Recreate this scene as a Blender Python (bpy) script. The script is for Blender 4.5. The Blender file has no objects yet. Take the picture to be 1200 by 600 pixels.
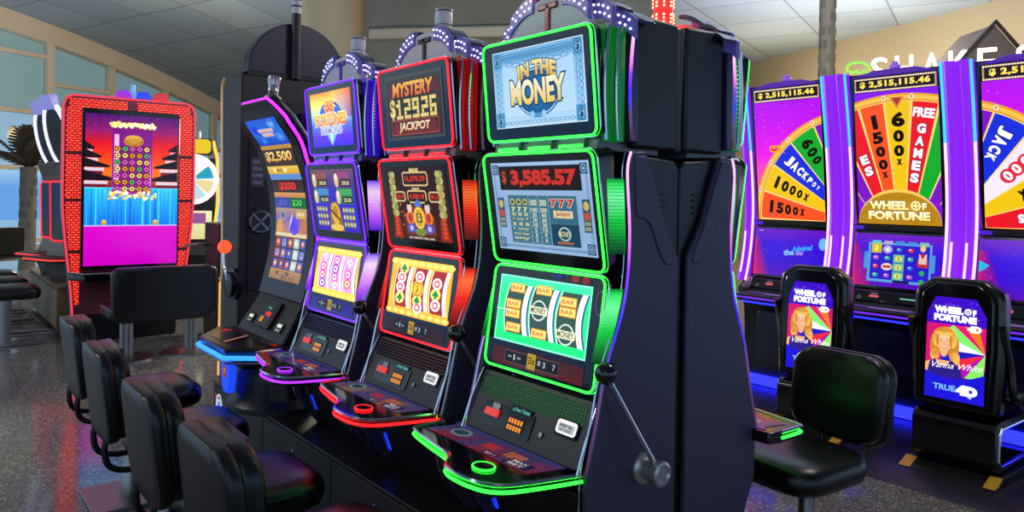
import bpy, bmesh, math, random
from mathutils import Vector, Matrix
random.seed(7)
SC = bpy.context.scene
COL = SC.collection
PI = math.pi

# ------------------------------------------------------------------ materials
def lin(c):
    return tuple((x / 255 / 12.92) if x / 255 <= .04045 else ((x / 255 + .055) / 1.055) ** 2.4 for x in c)

MATS = {}
def mat(name, rgb, rough=.5, metal=0., spec=.5, coat=0., emis=None, es=0., trans=0., alpha=1.):
    if name in MATS: return MATS[name]
    m = bpy.data.materials.new(name); m.use_nodes = True
    b = m.node_tree.nodes['Principled BSDF']
    b.inputs['Base Color'].default_value = (*lin(rgb), 1)
    b.inputs['Roughness'].default_value = rough
    b.inputs['Metallic'].default_value = metal
    b.inputs['Specular IOR Level'].default_value = spec
    b.inputs['Coat Weight'].default_value = coat
    if coat: b.inputs['Coat Roughness'].default_value = .08
    if emis is not None:
        b.inputs['Emission Color'].default_value = (*lin(emis), 1)
        b.inputs['Emission Strength'].default_value = es
    b.inputs['Transmission Weight'].default_value = trans
    b.inputs['Alpha'].default_value = alpha
    MATS[name] = m
    return m

def noisy(name, rgb, rgb2, scale, rough=.5, spec=.5, metal=0., bump=0., detail=4., lo=.4, hi=.6, coords='Object'):
    if name in MATS: return MATS[name]
    m = mat(name, rgb, rough, metal, spec)
    nt = m.node_tree; b = nt.nodes['Principled BSDF']
    tc = nt.nodes.new('ShaderNodeTexCoord'); n = nt.nodes.new('ShaderNodeTexNoise'); r = nt.nodes.new('ShaderNodeValToRGB')
    n.inputs['Scale'].default_value = scale; n.inputs['Detail'].default_value = detail
    r.color_ramp.elements[0].color = (*lin(rgb), 1); r.color_ramp.elements[0].position = lo
    r.color_ramp.elements[1].color = (*lin(rgb2), 1); r.color_ramp.elements[1].position = hi
    nt.links.new(tc.outputs[coords], n.inputs['Vector']); nt.links.new(n.outputs['Fac'], r.inputs['Fac'])
    nt.links.new(r.outputs['Color'], b.inputs['Base Color'])
    if bump:
        bp = nt.nodes.new('ShaderNodeBump'); bp.inputs['Strength'].default_value = bump; bp.inputs['Distance'].default_value = .01
        nt.links.new(n.outputs['Fac'], bp.inputs['Height']); nt.links.new(bp.outputs['Normal'], b.inputs['Normal'])
    return m

def light(name, rgb, s):
    return mat(name, (4, 4, 4), .4, emis=rgb, es=s)

def attr_mat(name, strength=1., emit=True, rough=.18):
    if name in MATS: return MATS[name]
    m = mat(name, (3, 3, 3), rough, spec=.35)
    nt = m.node_tree; b = nt.nodes['Principled BSDF']
    a = nt.nodes.new('ShaderNodeAttribute'); a.attribute_name = 'picture'
    if emit:
        nt.links.new(a.outputs['Color'], b.inputs['Emission Color']); b.inputs['Emission Strength'].default_value = strength
    else:
        nt.links.new(a.outputs['Color'], b.inputs['Base Color'])
    return m

# ------------------------------------------------------------------ objects
def thing(name, label, cat, loc=(0, 0, 0), rz=0., group=None):
    o = bpy.data.objects.new(name, None); COL.objects.link(o)
    o.location = loc; o.rotation_euler = (0, 0, rz); o.empty_display_size = .1
    return tag(o, label, cat, group)
def tag(o, label, cat, group=None, kind=None):
    o['label'] = label; o['category'] = cat
    if group: o['group'] = group
    if kind: o['kind'] = kind
    return o

def obj(name, bm, m, parent=None, bevel=0., seg=2, smooth=True, ang=35, dz=0., label=None):
    if dz: bmesh.ops.translate(bm, vec=(0, 0, dz), verts=bm.verts)
    bmesh.ops.recalc_face_normals(bm, faces=bm.faces)
    me = bpy.data.meshes.new(name); bm.to_mesh(me); bm.free()
    for x in (m if isinstance(m, (list, tuple)) else [m]): me.materials.append(x)
    o = bpy.data.objects.new(name, me); COL.objects.link(o)
    if smooth and len(me.polygons):
        me.polygons.foreach_set('use_smooth', [True] * len(me.polygons))
        me.set_sharp_from_angle(angle=math.radians(ang))
    if bevel:
        b = o.modifiers.new('bevel', 'BEVEL'); b.width = bevel; b.segments = seg; b.limit_method = 'ANGLE'; b.angle_limit = math.radians(40)
    if parent: o.parent = parent
    if label: o['label'] = label
    return o
def struct(name, bm, m, **k):
    o = obj(name, bm, m, **k); o['kind'] = 'structure'; return o
def copy_tree(o, parent=None):
    c = o.copy(); COL.objects.link(c)
    if parent: c.parent = parent
    for ch in list(o.children): copy_tree(ch, c)
    return c

# ------------------------------------------------------------------ mesh helpers (all add to a bmesh)
def B(): return bmesh.new()
def box(bm, c, s, rot=None, mi=0):
    r = bmesh.ops.create_cube(bm, size=1.)
    M = Matrix.Translation(c) @ (rot if rot is not None else Matrix.Identity(4)) @ Matrix.Diagonal((*s, 1))
    bmesh.ops.transform(bm, matrix=M, verts=r['verts'])
    for f in {f for v in r['verts'] for f in v.link_faces}: f.material_index = mi
    return r['verts']
def box2(bm, x0, x1, y0, y1, z0, z1, mi=0):
    return box(bm, ((x0 + x1) / 2, (y0 + y1) / 2, (z0 + z1) / 2), (abs(x1 - x0), abs(y1 - y0), abs(z1 - z0)), mi=mi)
def prism(bm, pts, f, a, b, mi=0):
    """polygon pts extruded between depths a and b; f(u, v, d) gives the point"""
    lo = [bm.verts.new(f(u, v, a)) for u, v in pts]; hi = [bm.verts.new(f(u, v, b)) for u, v in pts]
    n = len(pts); fs = [bm.faces.new(lo[::-1]), bm.faces.new(hi)]
    for i in range(n): fs.append(bm.faces.new((lo[i], lo[(i + 1) % n], hi[(i + 1) % n], hi[i])))
    for q in fs: q.material_index = mi
    return fs
YZ = lambda u, v, d: Vector((d, u, v))
XZ = lambda u, v, d: Vector((u, d, v))
XY = lambda u, v, d: Vector((u, v, d))
def rrect(w, h, r, n=5, cx=0, cy=0, r_bottom=None):
    rb = r if r_bottom is None else r_bottom
    out = []
    for (sx, sy, a0, rr) in ((1, 1, 0, r), (-1, 1, 90, r), (-1, -1, 180, rb), (1, -1, 270, rb)):
        for i in range(n + 1):
            a = math.radians(a0 + 90 * i / n)
            out.append((cx + sx * (w / 2 - rr) + rr * math.cos(a), cy + sy * (h / 2 - rr) + rr * math.sin(a)))
    return out
def tube(bm, path, r, n=8, closed=False, mi=0, flat=1.):
    P = [Vector(p) for p in path]; m = len(P); rings = []
    rr = r if isinstance(r, (list, tuple)) else [r] * m
    up = None
    for i, p in enumerate(P):
        if closed: t = P[(i + 1) % m] - P[i - 1]
        else: t = P[min(i + 1, m - 1)] - P[max(i - 1, 0)]
        t.normalize()
        if up is None:
            up = Vector((0, 0, 1)) if abs(t.z) < .9 else Vector((0, 1, 0))
        a = t.cross(up)
        if a.length < 1e-4: a = t.cross(Vector((1, 0, 0)))
        a.normalize(); b = a.cross(t); up = b
        rings.append([bm.verts.new(p + a * (rr[i] * math.cos(2 * PI * k / n)) + b * (flat * rr[i] * math.sin(2 * PI * k / n))) for k in range(n)])
    fs = []
    for i in range(m if closed else m - 1):
        A, C = rings[i], rings[(i + 1) % m]
        for k in range(n): fs.append(bm.faces.new((A[k], A[(k + 1) % n], C[(k + 1) % n], C[k])))
    if not closed: fs += [bm.faces.new(rings[0][::-1]), bm.faces.new(rings[-1])]
    for q in fs: q.material_index = mi
def lathe(bm, prof, n=24, M=None, mi=0):
    """prof = (radius, height) list about z"""
    rings = []
    for r, z in prof:
        rings.append([bm.verts.new((r * math.cos(2 * PI * k / n), r * math.sin(2 * PI * k / n), z)) for k in range(n)] if r > 1e-5 else [bm.verts.new((0, 0, z))])
    vs = [v for q in rings for v in q]
    for A, C in zip(rings, rings[1:]):
        for k in range(n):
            q = [A[k % len(A)], A[(k + 1) % len(A)], C[(k + 1) % len(C)], C[k % len(C)]]
            q = list(dict.fromkeys(q))
            if len(q) >= 3:
                try: bm.faces.new(q).material_index = mi
                except ValueError: pass
    for R in (rings[0], rings[-1]):
        if len(R) > 2:
            try: bm.faces.new(R).material_index = mi
            except ValueError: pass
    if M is not None: bmesh.ops.transform(bm, matrix=M, verts=vs)
    return vs
def sphere(bm, c, r, mi=0, n=16):
    q = bmesh.ops.create_uvsphere(bm, u_segments=n, v_segments=n // 2, radius=r)
    sc = (1, 1, 1)
    bmesh.ops.translate(bm, vec=c, verts=q['verts'])
    for f in {f for v in q['verts'] for f in v.link_faces}: f.material_index = mi
    return q['verts']
ROTX = lambda a: Matrix.Rotation(math.radians(a), 4, 'X')
ROTY = lambda a: Matrix.Rotation(math.radians(a), 4, 'Y')
ROTZ = lambda a: Matrix.Rotation(math.radians(a), 4, 'Z')
T = Matrix.Translation
def spline(pts, n=6):
    """Catmull-Rom through pts"""
    P = [Vector(p) for p in pts]; out = []
    for i in range(len(P) - 1):
        p0, p1, p2, p3 = P[max(i - 1, 0)], P[i], P[i + 1], P[min(i + 2, len(P) - 1)]
        for k in range(n):
            t = k / n
            out.append(.5 * ((2 * p1) + (p2 - p0) * t + (2 * p0 - 5 * p1 + 4 * p2 - p3) * t * t + (3 * p1 - p0 - 3 * p2 + p3) * t ** 3))
    out.append(P[-1]); return out

class Frame:
    """a flat panel: u to the viewer's right, v up, d out of the panel"""
    def __init__(s, y0, z0, y1, z1, cx=0.):
        a, b = Vector((cx, y0, z0)), Vector((cx, y1, z1))
        s.O = (a + b) / 2; s.V = (b - a).normalized(); s.U = Vector((1, 0, 0)); s.N = s.U.cross(s.V); s.h = (b - a).length
    def __call__(s, u, v, d=0.): return s.O + s.U * u + s.V * v + s.N * d

# ------------------------------------------------------------------ pictures: a screen's image, sign face or label as coloured polygons
TEXT = {}
def text_mesh(body, off, shear, space):
    k = (body, off, shear, space)
    if k not in TEXT:
        c = bpy.data.curves.new('lettering', 'FONT'); c.body = body; c.resolution_u = 3; c.offset = off; c.shear = shear
        c.space_character = space; c.align_x = 'CENTER'; c.fill_mode = 'FRONT'
        o = bpy.data.objects.new('lettering', c)
        me = bpy.data.meshes.new_from_object(o)
        vs = [(v.co.x, v.co.y) for v in me.vertices]; ps = [tuple(p.vertices) for p in me.polygons]
        bpy.data.objects.remove(o); bpy.data.curves.remove(c); bpy.data.meshes.remove(me)
        TEXT[k] = (vs, ps)
    return TEXT[k]
class Pic:
    STEP = .0006
    def __init__(s): s.v = []; s.f = []; s.c = []
    def _add(s, pts, cols, l):
        n = len(s.v); s.v += [(x, y, l * s.STEP) for x, y in pts]; s.f.append(tuple(range(n, n + len(pts)))); s.c += [lin(c) for c in cols]
    def poly(s, pts, c, l=1): s._add(pts, [c] * len(pts), l); return s
    def rect(s, x0, y0, x1, y1, c, l=1, top=None, nx=1, ny=1):
        top = top or c
        for i in range(nx):
            for j in range(ny):
                a, b = x0 + (x1 - x0) * i / nx, x0 + (x1 - x0) * (i + 1) / nx
                p, q = j / ny, (j + 1) / ny
                cp = tuple(c[k] + (top[k] - c[k]) * p for k in range(3)); cq = tuple(c[k] + (top[k] - c[k]) * q for k in range(3))
                yp, yq = y0 + (y1 - y0) * p, y0 + (y1 - y0) * q
                s._add([(a, yp), (b, yp), (b, yq), (a, yq)], [cp, cp, cq, cq], l)
        return s
    def stops(s, x0, y0, x1, y1, cols, l=1, nx=1, ny=1):
        n = len(cols) - 1
        for i in range(n): s.rect(x0, y0 + (y1 - y0) * i / n, x1, y0 + (y1 - y0) * (i + 1) / n, cols[i], l, cols[i + 1], nx, ny)
        return s
    def ell(s, cx, cy, rx, ry, c, l=1, n=20, a0=0, a1=360, edge=None):
        full = abs(a1 - a0) >= 360
        pts = [(cx + rx * math.cos(math.radians(a0 + (a1 - a0) * i / n)), cy + ry * math.sin(math.radians(a0 + (a1 - a0) * i / n))) for i in range(n if full else n + 1)]
        if edge is not None and full:
            for i in range(n): s._add([(cx, cy), pts[i], pts[(i + 1) % n]], [c, edge, edge], l)
            return s
        if not full: pts = [(cx, cy)] + pts
        return s.poly(pts, c, l)
    def ring(s, cx, cy, rx, ry, t, c, l=1, n=24, a0=0, a1=360):
        for i in range(n):
            a, b = math.radians(a0 + (a1 - a0) * i / n), math.radians(a0 + (a1 - a0) * (i + 1) / n)
            s.poly([(cx + rx * math.cos(a), cy + ry * math.sin(a)), (cx + rx * math.cos(b), cy + ry * math.sin(b)), (cx + (rx - t) * math.cos(b), cy + (ry - t) * math.sin(b)), (cx + (rx - t) * math.cos(a), cy + (ry - t) * math.sin(a))], c, l)
        return s
    def sector(s, cx, cy, r0, r1, a0, a1, c, l=1, n=6, c2=None):
        for i in range(n):
            a, b = math.radians(a0 + (a1 - a0) * i / n), math.radians(a0 + (a1 - a0) * (i + 1) / n)
            s._add([(cx + r * math.cos(q), cy + r * math.sin(q)) for r, q in ((r0, a), (r1, a), (r1, b), (r0, b))], [c, c2 or c, c2 or c, c], l)
        return s
    def box(s, x0, y0, x1, y1, t, c, l=1):
        s.rect(x0, y0, x1, y0 + t, c, l); s.rect(x0, y1 - t, x1, y1, c, l); s.rect(x0, y0 + t, x0 + t, y1 - t, c, l); s.rect(x1 - t, y0 + t, x1, y1 - t, c, l); return s
    def text(s, body, cx, cy, w=None, h=None, c=(255, 255, 255), l=4, rot=0, bold=.02, shear=0, space=1., top=None, out=None, ot=.05, arc=0.):
        vs, ps = text_mesh(body, bold, shear, space)
        if not vs: return s
        x0, x1 = min(v[0] for v in vs), max(v[0] for v in vs); y0, y1 = min(v[1] for v in vs), max(v[1] for v in vs)
        kx = w / (x1 - x0) if w else None; ky = h / (y1 - y0) if h else kx
        if kx is None: kx = ky
        ca, sa = math.cos(math.radians(rot)), math.sin(math.radians(rot))
        def put(vv, ps, col, tp, lay):
            n = len(s.v)
            for x, y in vv:
                a = (x - (x0 + x1) / 2) * kx; b = (y - (y0 + y1) / 2) * ky
                if arc: b -= arc * (a / (kx * (x1 - x0) / 2)) ** 2
                s.v.append((cx + a * ca - b * sa, cy + a * sa + b * ca, lay * s.STEP))
            lc, lt = lin(col), lin(tp or col)
            lut = []
            for x, y in vv:
                q = min(1, max(0, (y - y0) / (y1 - y0 + 1e-9))); lut.append(tuple(lc[k] + (lt[k] - lc[k]) * q for k in range(3)))
            for p in ps:
                s.f.append(tuple(n + i for i in p)); s.c += [lut[i] for i in p]
        if out is not None:
            ov, op = text_mesh(body, bold + ot, shear, space)
            put(ov, op, out, None, l - .6)
        put(vs, ps, c, top, l)
        return s
    def build(s, name, m, parent, f, dz=0., d0=.001, label=None):
        me = bpy.data.meshes.new(name)
        me.from_pydata([f(x, y, d0 + d) + Vector((0, 0, dz)) for x, y, d in s.v], [], s.f)
        a = me.color_attributes.new('picture', 'FLOAT_COLOR', 'CORNER')
        a.data.foreach_set('color', [q for c in s.c for q in (*c, 1.)])
        me.materials.append(m); me.update()
        o = bpy.data.objects.new(name, me); COL.objects.link(o)
        if parent: o.parent = parent
        if label: o['label'] = label
        return o
# ------------------------------------------------------------------ shared materials
M_BODY = mat('black satin plastic', (20, 19, 23), .38)
M_GLOSS = mat('black glossy panel', (7, 7, 9), .12, coat=.3)
M_SIDE = mat('charcoal side panel', (66, 60, 84), .42)
M_GREY = mat('dark grey console', (33, 32, 35), .38)
M_DARK = mat('black recess', (9, 8, 9), .5)
M_CHROME = mat('chrome', (215, 215, 220), .12, 1.)
M_STEEL = mat('brushed steel', (150, 148, 148), .35, 1.)
M_ARCH = mat('pale crown plate', (228, 222, 214), .4)
M_LEATH = noisy('black leather', (9, 9, 9), (15, 14, 15), 90, .30, .5, bump=.08)
M_SHELL = mat('black chair shell', (10, 10, 11), .36)
M_PIC = attr_mat('screen picture', 1.)
M_PICB = attr_mat('bright screen picture', 1.5)
M_PICD = attr_mat('dim screen picture', .6)
M_PRINT = attr_mat('printed picture', emit=False, rough=.4)
M_DOT = light('white bulbs', (225, 220, 255), 2.2)
M_WHITE = light('white lit slot', (255, 255, 255), 1.6)
M_ORANGE = light('orange lit display', (255, 120, 20), 1.5)
M_LOGO_D = mat('grey label print', (95, 95, 100), .5)

def led_ring(bm, f, w, h, r, rad, d=0.):
    tube(bm, [f(u, v, d) for u, v in rrect(w, h, r)], rad, 6, True)

# ------------------------------------------------------------------ stepper slot machine with topper, handle and deck
LZ = .40                                                            # height of the base cabinet it stands on
SIDE = [(-.27, .40), (-.35, .50), (-.405, .62), (-.41, .80), (-.37, .95), (-.33, 1.12), (-.265, 1.28), (-.24, 1.40), (-.235, 1.55), (-.25, 1.73), (-.235, 1.795), (-.17, 1.80), (-.125, 1.70), (-.07, 1.56), (-.01, 1.47), (0, 1.45), (0, .40)]
DECK = [(-.395, -.385), (-.41, -.44), (-.41, -.555), (-.385, -.583), (-.23, -.612), (-.12, -.628), (-.06, -.652), (-.025, -.69), (.03, -.708), (.12, -.706), (.19, -.685), (.235, -.635), (.27, -.52), (.30, -.385)]

def slot_machine(theme, label, loc, rz, group='matching slot machines on the long base'):
    k = theme
    t = thing('slot_machine', label, 'slot machine', (loc[0], loc[1], LZ), rz, group)
    R_, rim2, edge = k['rim'], k['glow'], k['edge']
    dz = -LZ
    # cabinet
    bm = B(); prism(bm, [(-.25, .40), (-.30, .52), (-.355, .62), (-.375, .765), (-.33, .80), (-.27, 1.0), (-.23, 1.04), (-.215, 1.4), (-.22, 1.79), (.0, 1.775), (.022, 1.75), (.022, .40)], YZ, -.3, .3)
    cab = obj('cabinet', bm, M_BODY, t, .006, dz=dz)
    for s in (-1, 1):
        bm = B(); prism(bm, SIDE, YZ, s * .302, s * .324)
        sp = obj('side_panel', bm, M_SIDE, t, .006, dz=dz)
        # raised shoulder of the side panel with its stepped lower line
        bm = B(); prism(bm, [(-.225, 1.78), (-.175, 1.785), (-.13, 1.69), (-.075, 1.55), (-.02, 1.455), (-.02, 1.43), (-.07, 1.43), (-.10, 1.47), (-.145, 1.56), (-.17, 1.58), (-.205, 1.585), (-.215, 1.60)], YZ, s * .322, s * .329)
        obj('shoulder_plate', bm, M_SIDE, sp, .004, dz=dz)
        path = spline([(s * .322, y - .004, z) for y, z in SIDE[3:11]], 4)
        bm = B(); tube(bm, path, .0045, 6)
        obj('edge_light', bm, edge, sp, dz=dz)
        bm = B(); tube(bm, spline([(s * .306, y - .012, z) for y, z in SIDE[1:11]], 4), .003, 6)
        obj('edge_trim', bm, M_CHROME, sp, dz=dz)
        for z0, z1, y0, y1 in ((1.47, 1.71, -.245, -.262), (1.13, 1.36, -.318, -.255)):
            bm = B(); n = 22
            for i in range(n):
                a, b = i / n, (i + .88) / n
                ya, yb = y0 + (y1 - y0) * a, y0 + (y1 - y0) * b
                za, zb = z0 + (z1 - z0) * a, z0 + (z1 - z0) * b
                q = [bm.verts.new(p) for p in ((s * .289, ya - .05, za), (s * .312, ya - .004, za), (s * .312, yb - .004, zb), (s * .289, yb - .05, zb))]
                w = [bm.verts.new(v.co + Vector((-s * .006, .014, 0))) for v in q]
                bm.faces.new(q); bm.faces.new(w[::-1])
                for j in range(4): bm.faces.new((q[j], q[(j + 1) % 4], w[(j + 1) % 4], w[j]))
            obj('side_light', bm, rim2, t, smooth=False, dz=dz)
    # lower door in the belly with its outline and latch
    bf = Frame(-.262, .43, -.378, .745)
    for s in (-1, 1):
        bm = B()
        for q in range(4): box2(bm, s * .300, s * .305, -.10 - q * .004, -.045, 1.66 - q * .022, 1.667 - q * .022)
        obj('vent_louvre', bm, M_DARK, t, dz=dz)
    bm = B(); prism(bm, rrect(.50, .30, .02), bf, .002, .016); obj('belly_door', bm, M_BODY, t, .004, dz=dz)
    bm = B(); prism(bm, rrect(.03, .02, .006, 3, .17, -.07), bf, .016, .022); obj('door_latch', bm, M_CHROME, t, dz=dz)
    for s in (-1, 1):
        bm = B(); tube(bm, [bf(s * .285, -.14, .02), bf(s * .285, .15, .02)], .006, 6); obj('belly_trim', bm, M_STEEL, t, dz=dz)
    bm = B(); prism(bm, rrect(.022, .09, .006, 3, -.268, -.06), bf, .004, .016); obj('belly_light', bm, light('blue belly light', (20, 50, 230), 1.2), t, dz=dz)
    # console
    cf = Frame(-.428, .812, -.338, 1.008); w = .60
    bm = B(); prism(bm, rrect(w, cf.h, .02), cf, -.08, 0); con = obj('console', bm, M_GREY, t, .004, dz=dz)
    hh = cf.h / 2
    bm = B()
    if k['grille'] == 'dots':
        for i in range(34):
            for j in range(7): box(bm, cf(-.262 + i * .0158, hh - .02 - j * .0105, .001), (.008, .004, .005), ROTX(25))
    else:
        for j in range(6): box(bm, cf(0, hh - .018 - j * .0125, .0015), (.54, .006, .006), ROTX(25))
    obj('speaker_grille', bm, k['grille_mat'], con, smooth=False, dz=dz)
    for s in (-1, 1):
        bm = B(); tube(bm, spline([cf(s * .306, -hh - .01, .004), cf(s * .304, 0, .012), cf(s * .302, hh, .006)], 4), .003, 6); obj('console_trim', bm, M_CHROME, con, dz=dz)
        bm = B(); prism(bm, [(-.40, .80), (-.39, .82), (-.312, 1.01), (-.25, 1.02), (-.25, .80)], YZ, s * .301, s * .312); obj('cheek', bm, M_GLOSS, con, dz=dz)
    bm = B(); prism(bm, rrect(.27, .085, .01, 3, -.085, -.038), cf, 0, .004); inset = obj('reader_panel', bm, M_GLOSS, con, dz=dz)
    bm = B(); prism(bm, rrect(.07, .026, .004, 3, -.165, -.032), cf, .002, .014); obj('ticket_slot', bm, light('red ticket slot', (235, 60, 60), .9), con, dz=dz)
    bm = B(); prism(bm, rrect(.04, .02, .003, 3, -.152, -.008), cf, .002, .009); obj('card_reader', bm, M_STEEL, con, dz=dz)
    p = Pic(); p.rect(-.078, -.072, .012, -.018, (15, 8, 4), 1)
    for r in range(2):
        for c in range(5): p.rect(-.07 + c * .0155, -.066 + r * .023, -.059 + c * .0155, -.05 + r * .023, (255, 150, 30), 2)
    p.rect(-.075, -.008, .03, .018, (8, 14, 16), 1); p.text('a Free Ticket', -.022, .005, .09, .013, (90, 200, 190), 2)
    p.build('keypad_display', M_PIC, con, cf, dz, .005)
    bm = B(); prism(bm, rrect(.105, .055, .012, 4, .205, .002), cf, .001, .006); obj('bill_acceptor', bm, M_GLOSS, con, dz=dz)
    p = Pic(); p.poly(rrect(.092, .044, .011, 4, .205, .004), (255, 255, 255), 1); p.poly(rrect(.076, .028, .007, 3, .205, .002), (196, 198, 208), 2); p.text('INSERT BILL', .205, .008, .062, .009, (30, 30, 36), 3, bold=.04); p.text('OR TICKET', .205, -.005, .056, .008, (30, 30, 36), 3, bold=.04)
    p.build('bill_slot_light', M_PIC, con, cf, dz, .007)
    bm = B(); lathe(bm, [(0, .0), (.009, 0), (.009, .006), (0, .006)], 12, Matrix.Translation(cf(.10, -.045, 0)) @ ROTX(65)); obj('lock', bm, M_STEEL, con, dz=dz)
    # deck
    bm = B(); prism(bm, DECK, XY, .757, .800); deck = obj('deck', bm, M_GLOSS, t, .006, dz=dz)
    edgep = spline([(x, y, 0) for x, y in DECK[1:]], 4)
    bm = B(); tube(bm, [(p.x * 1.004, p.y - .003, .778) for p in edgep], .0055, 6); obj('deck_light', bm, k['deck'], deck, dz=dz)
    bm = B(); tube(bm, [(p.x, p.y - .001, .799) for p in edgep], .007, 6); obj('deck_trim', bm, M_CHROME, deck, dz=dz)
    g = lambda u, v, d: Vector((u, v, .8005 + d))
    p = Pic(); a, b, c, d = (-.37, -.545), (.20, -.545), (.235, -.405), (-.335, -.405)
    n = 8
    for i in range(n):
        q0, q1 = i / n, (i + 1) / n
        col = k['deck_cols']; e = col[i % len(col)]; e2 = col[(i + 1) % len(col)]
        p._add([(a[0] + (b[0] - a[0]) * q0, a[1]), (a[0] + (b[0] - a[0]) * q1, a[1]), (d[0] + (c[0] - d[0]) * q1, c[1]), (d[0] + (c[0] - d[0]) * q0, c[1])], [e, e2, col[0], col[0]], 1)
    p.rect(-.36, -.43, .22, -.408, (60, 70, 130), 2); p.ell(-.25, -.475, .05, .035, (110, 140, 150), 2); p.ell(-.25, -.475, .035, .022, (50, 70, 90), 3)
    for i in range(5): p.rect(.02 + i * .018, -.50, .032 + i * .018, -.455, (210, 110, 60), 3)
    p.rect(-.10, -.50, -.03, -.46, (190, 50, 60), 3); p.rect(-.05, -.54, .03, -.515, (35, 30, 80), 3); p.text('BET 1', -.01, -.528, .05, .012, (200, 200, 220), 4)
    p.rect(.06, -.54, .18, -.488, (35, 30, 80), 3); p.text('MAX', .12, -.502, .07, .016, (220, 220, 240), 4); p.text('BET', .12, -.525, .07, .016, (220, 220, 240), 4)
    p.build('deck_screen', M_PICD, deck, g, dz)
    bm = B(); lathe(bm, [(0, 0), (.042, 0), (.042, .003), (.038, .006), (0, .007)], 24, Matrix.Translation((.075, -.615, .80)) @ Matrix.Diagonal((1, .8, 1, 1))); btn = obj('spin_button', bm, M_GLOSS, deck, dz=dz)
    bm = B(); tube(bm, [(.075 + .040 * math.cos(a * PI / 12), -.615 + .032 * math.sin(a * PI / 12), .804) for a in range(24)], .0035, 6, True); obj('button_ring', bm, k['deck'], btn, dz=dz)
    bm = B(); prism(bm, [(-.11, -.622), (-.085, -.63), (-.05, -.66), (-.075, -.655)], XY, .80, .803); obj('deck_lamp', bm, k['deck_lamp'], deck, dz=dz)
    # lower (reel) screen module
    def module(nm, f, w, rad=.03, dep=.09):
        bm = B(); prism(bm, rrect(w, f.h, rad), f, -dep, 0); m = obj(nm, bm, M_GLOSS, t, .004, dz=dz)
        bm = B(); led_ring(bm, f, w - .004, f.h - .004, rad, .0042, .001); obj('light_rim', bm, R_, m, dz=dz)
        bm = B(); led_ring(bm, f, w + .008, f.h + .006, rad + .004, .0045, -.012); obj('metal_rim', bm, M_CHROME, m, dz=dz)
        return m
    fl = Frame(-.352, 1.032, -.303, 1.397); fu = Frame(-.308, 1.408, -.375, 1.797); ft = Frame(-.35, 1.842, -.388, 2.190)
    ml = module('reel_module', fl, .575); k['lower'](ml, fl, dz)
    mu = module('upper_screen', fu, .578); k['upper'](mu, fu, dz)
    # topper: screen on a bracket, three nested shells, stepped crown and a dark rear housing
    mt = module('topper_screen', ft, .568, .028, .045); k['top'](mt, ft, dz)
    bm = B(); prism(bm, [(-.335, 1.80), (-.33, 1.845), (-.05, 1.845), (-.05, 1.79)], YZ, -.27, .27)
    for x in (-.17, .0, .16): box2(bm, x - .06, x + .06, -.347, -.33, 1.802, 1.838)
    obj('topper_bracket', bm, mat('grey bracket', (110, 110, 112), .3), t, .004, dz=dz)
    for x in (-.17, .0, .16):
        bm = B(); box2(bm, x - .055, x + .055, -.353, -.346, 1.806, 1.818); obj('bracket_light', bm, R_, t, dz=dz)
    for i, (hw, y, zt, md) in enumerate(((.291, -.318, 2.19, 'a'), (.306, -.283, 2.185, 'b'), (.322, -.235, 2.17, 'c'))):
        o = [(-hw, 1.825)] + [(-hw + .012 * math.sin(q * PI / 6) * (0), 1.825 + (zt - 1.825) * q / 6) for q in range(1, 7)] + [(-hw + .03, zt + .012), (hw - .03, zt + .012)] + [(hw, 1.825 + (zt - 1.825) * q / 6) for q in range(6, 0, -1)] + [(hw, 1.825)]
        bm = B(); prism(bm, o, XZ, y, y + .030); sh = obj('topper_shell', bm, k['shell'] if i < 2 else M_CAP, t, .004, dz=dz)
        for s in (-1, 1):
            pth = [(s * (hw + .001), y - .002 - .012 * math.sin(PI * q / 8), 1.83 + (zt - 1.83) * q / 8) for q in range(9)]
            bm = B(); tube(bm, pth, .0055, 6); obj('shell_trim', bm, M_CHROME if i != 2 else edge, sh, dz=dz)
            if i == 1:
                bm = B()
                for q in range(22): sphere(bm, (s * (hw - .004), y - .004, 1.84 + q * .0155), .0042, n=6)
                obj('shell_bulbs', bm, rim2, sh, dz=dz)
    bm = B(); prism(bm, [(-.205, 1.81), (-.205, 2.225), (-.17, 2.245), (.005, 2.235), (.005, 1.81)], YZ, -.306, .306); obj('topper_housing', bm, M_BODY2, t, .01, dz=dz)
    bm = B(); prism(bm, [(-.29, 1.81), (.29, 1.81), (.29, 1.9), (.30, 2.225), (-.30, 2.225), (-.29, 1.9)], XZ, .005, .024); obj('back_cover', bm, mat('grey back cover', (96, 92, 84), .5), t, .004, dz=dz)
    # crown
    arc = [(-.215, 2.18)] + [(.215 * -math.cos(PI * q / 14), 2.18 + .155 * math.sin(PI * q / 14)) for q in range(1, 14)] + [(.215, 2.18)]
    bm = B(); prism(bm, arc, XZ, -.318, -.29); cr = obj('crown', bm, M_ARCH, t, .003, dz=dz)
    bm = B(); box2(bm, -.05, .05, -.325, -.20, 2.29, 2.312); box2(bm, -.012, .012, -.325, -.29, 2.2, 2.31); obj('crown_bar', bm, k['crown'], cr, .004, dz=dz)
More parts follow.
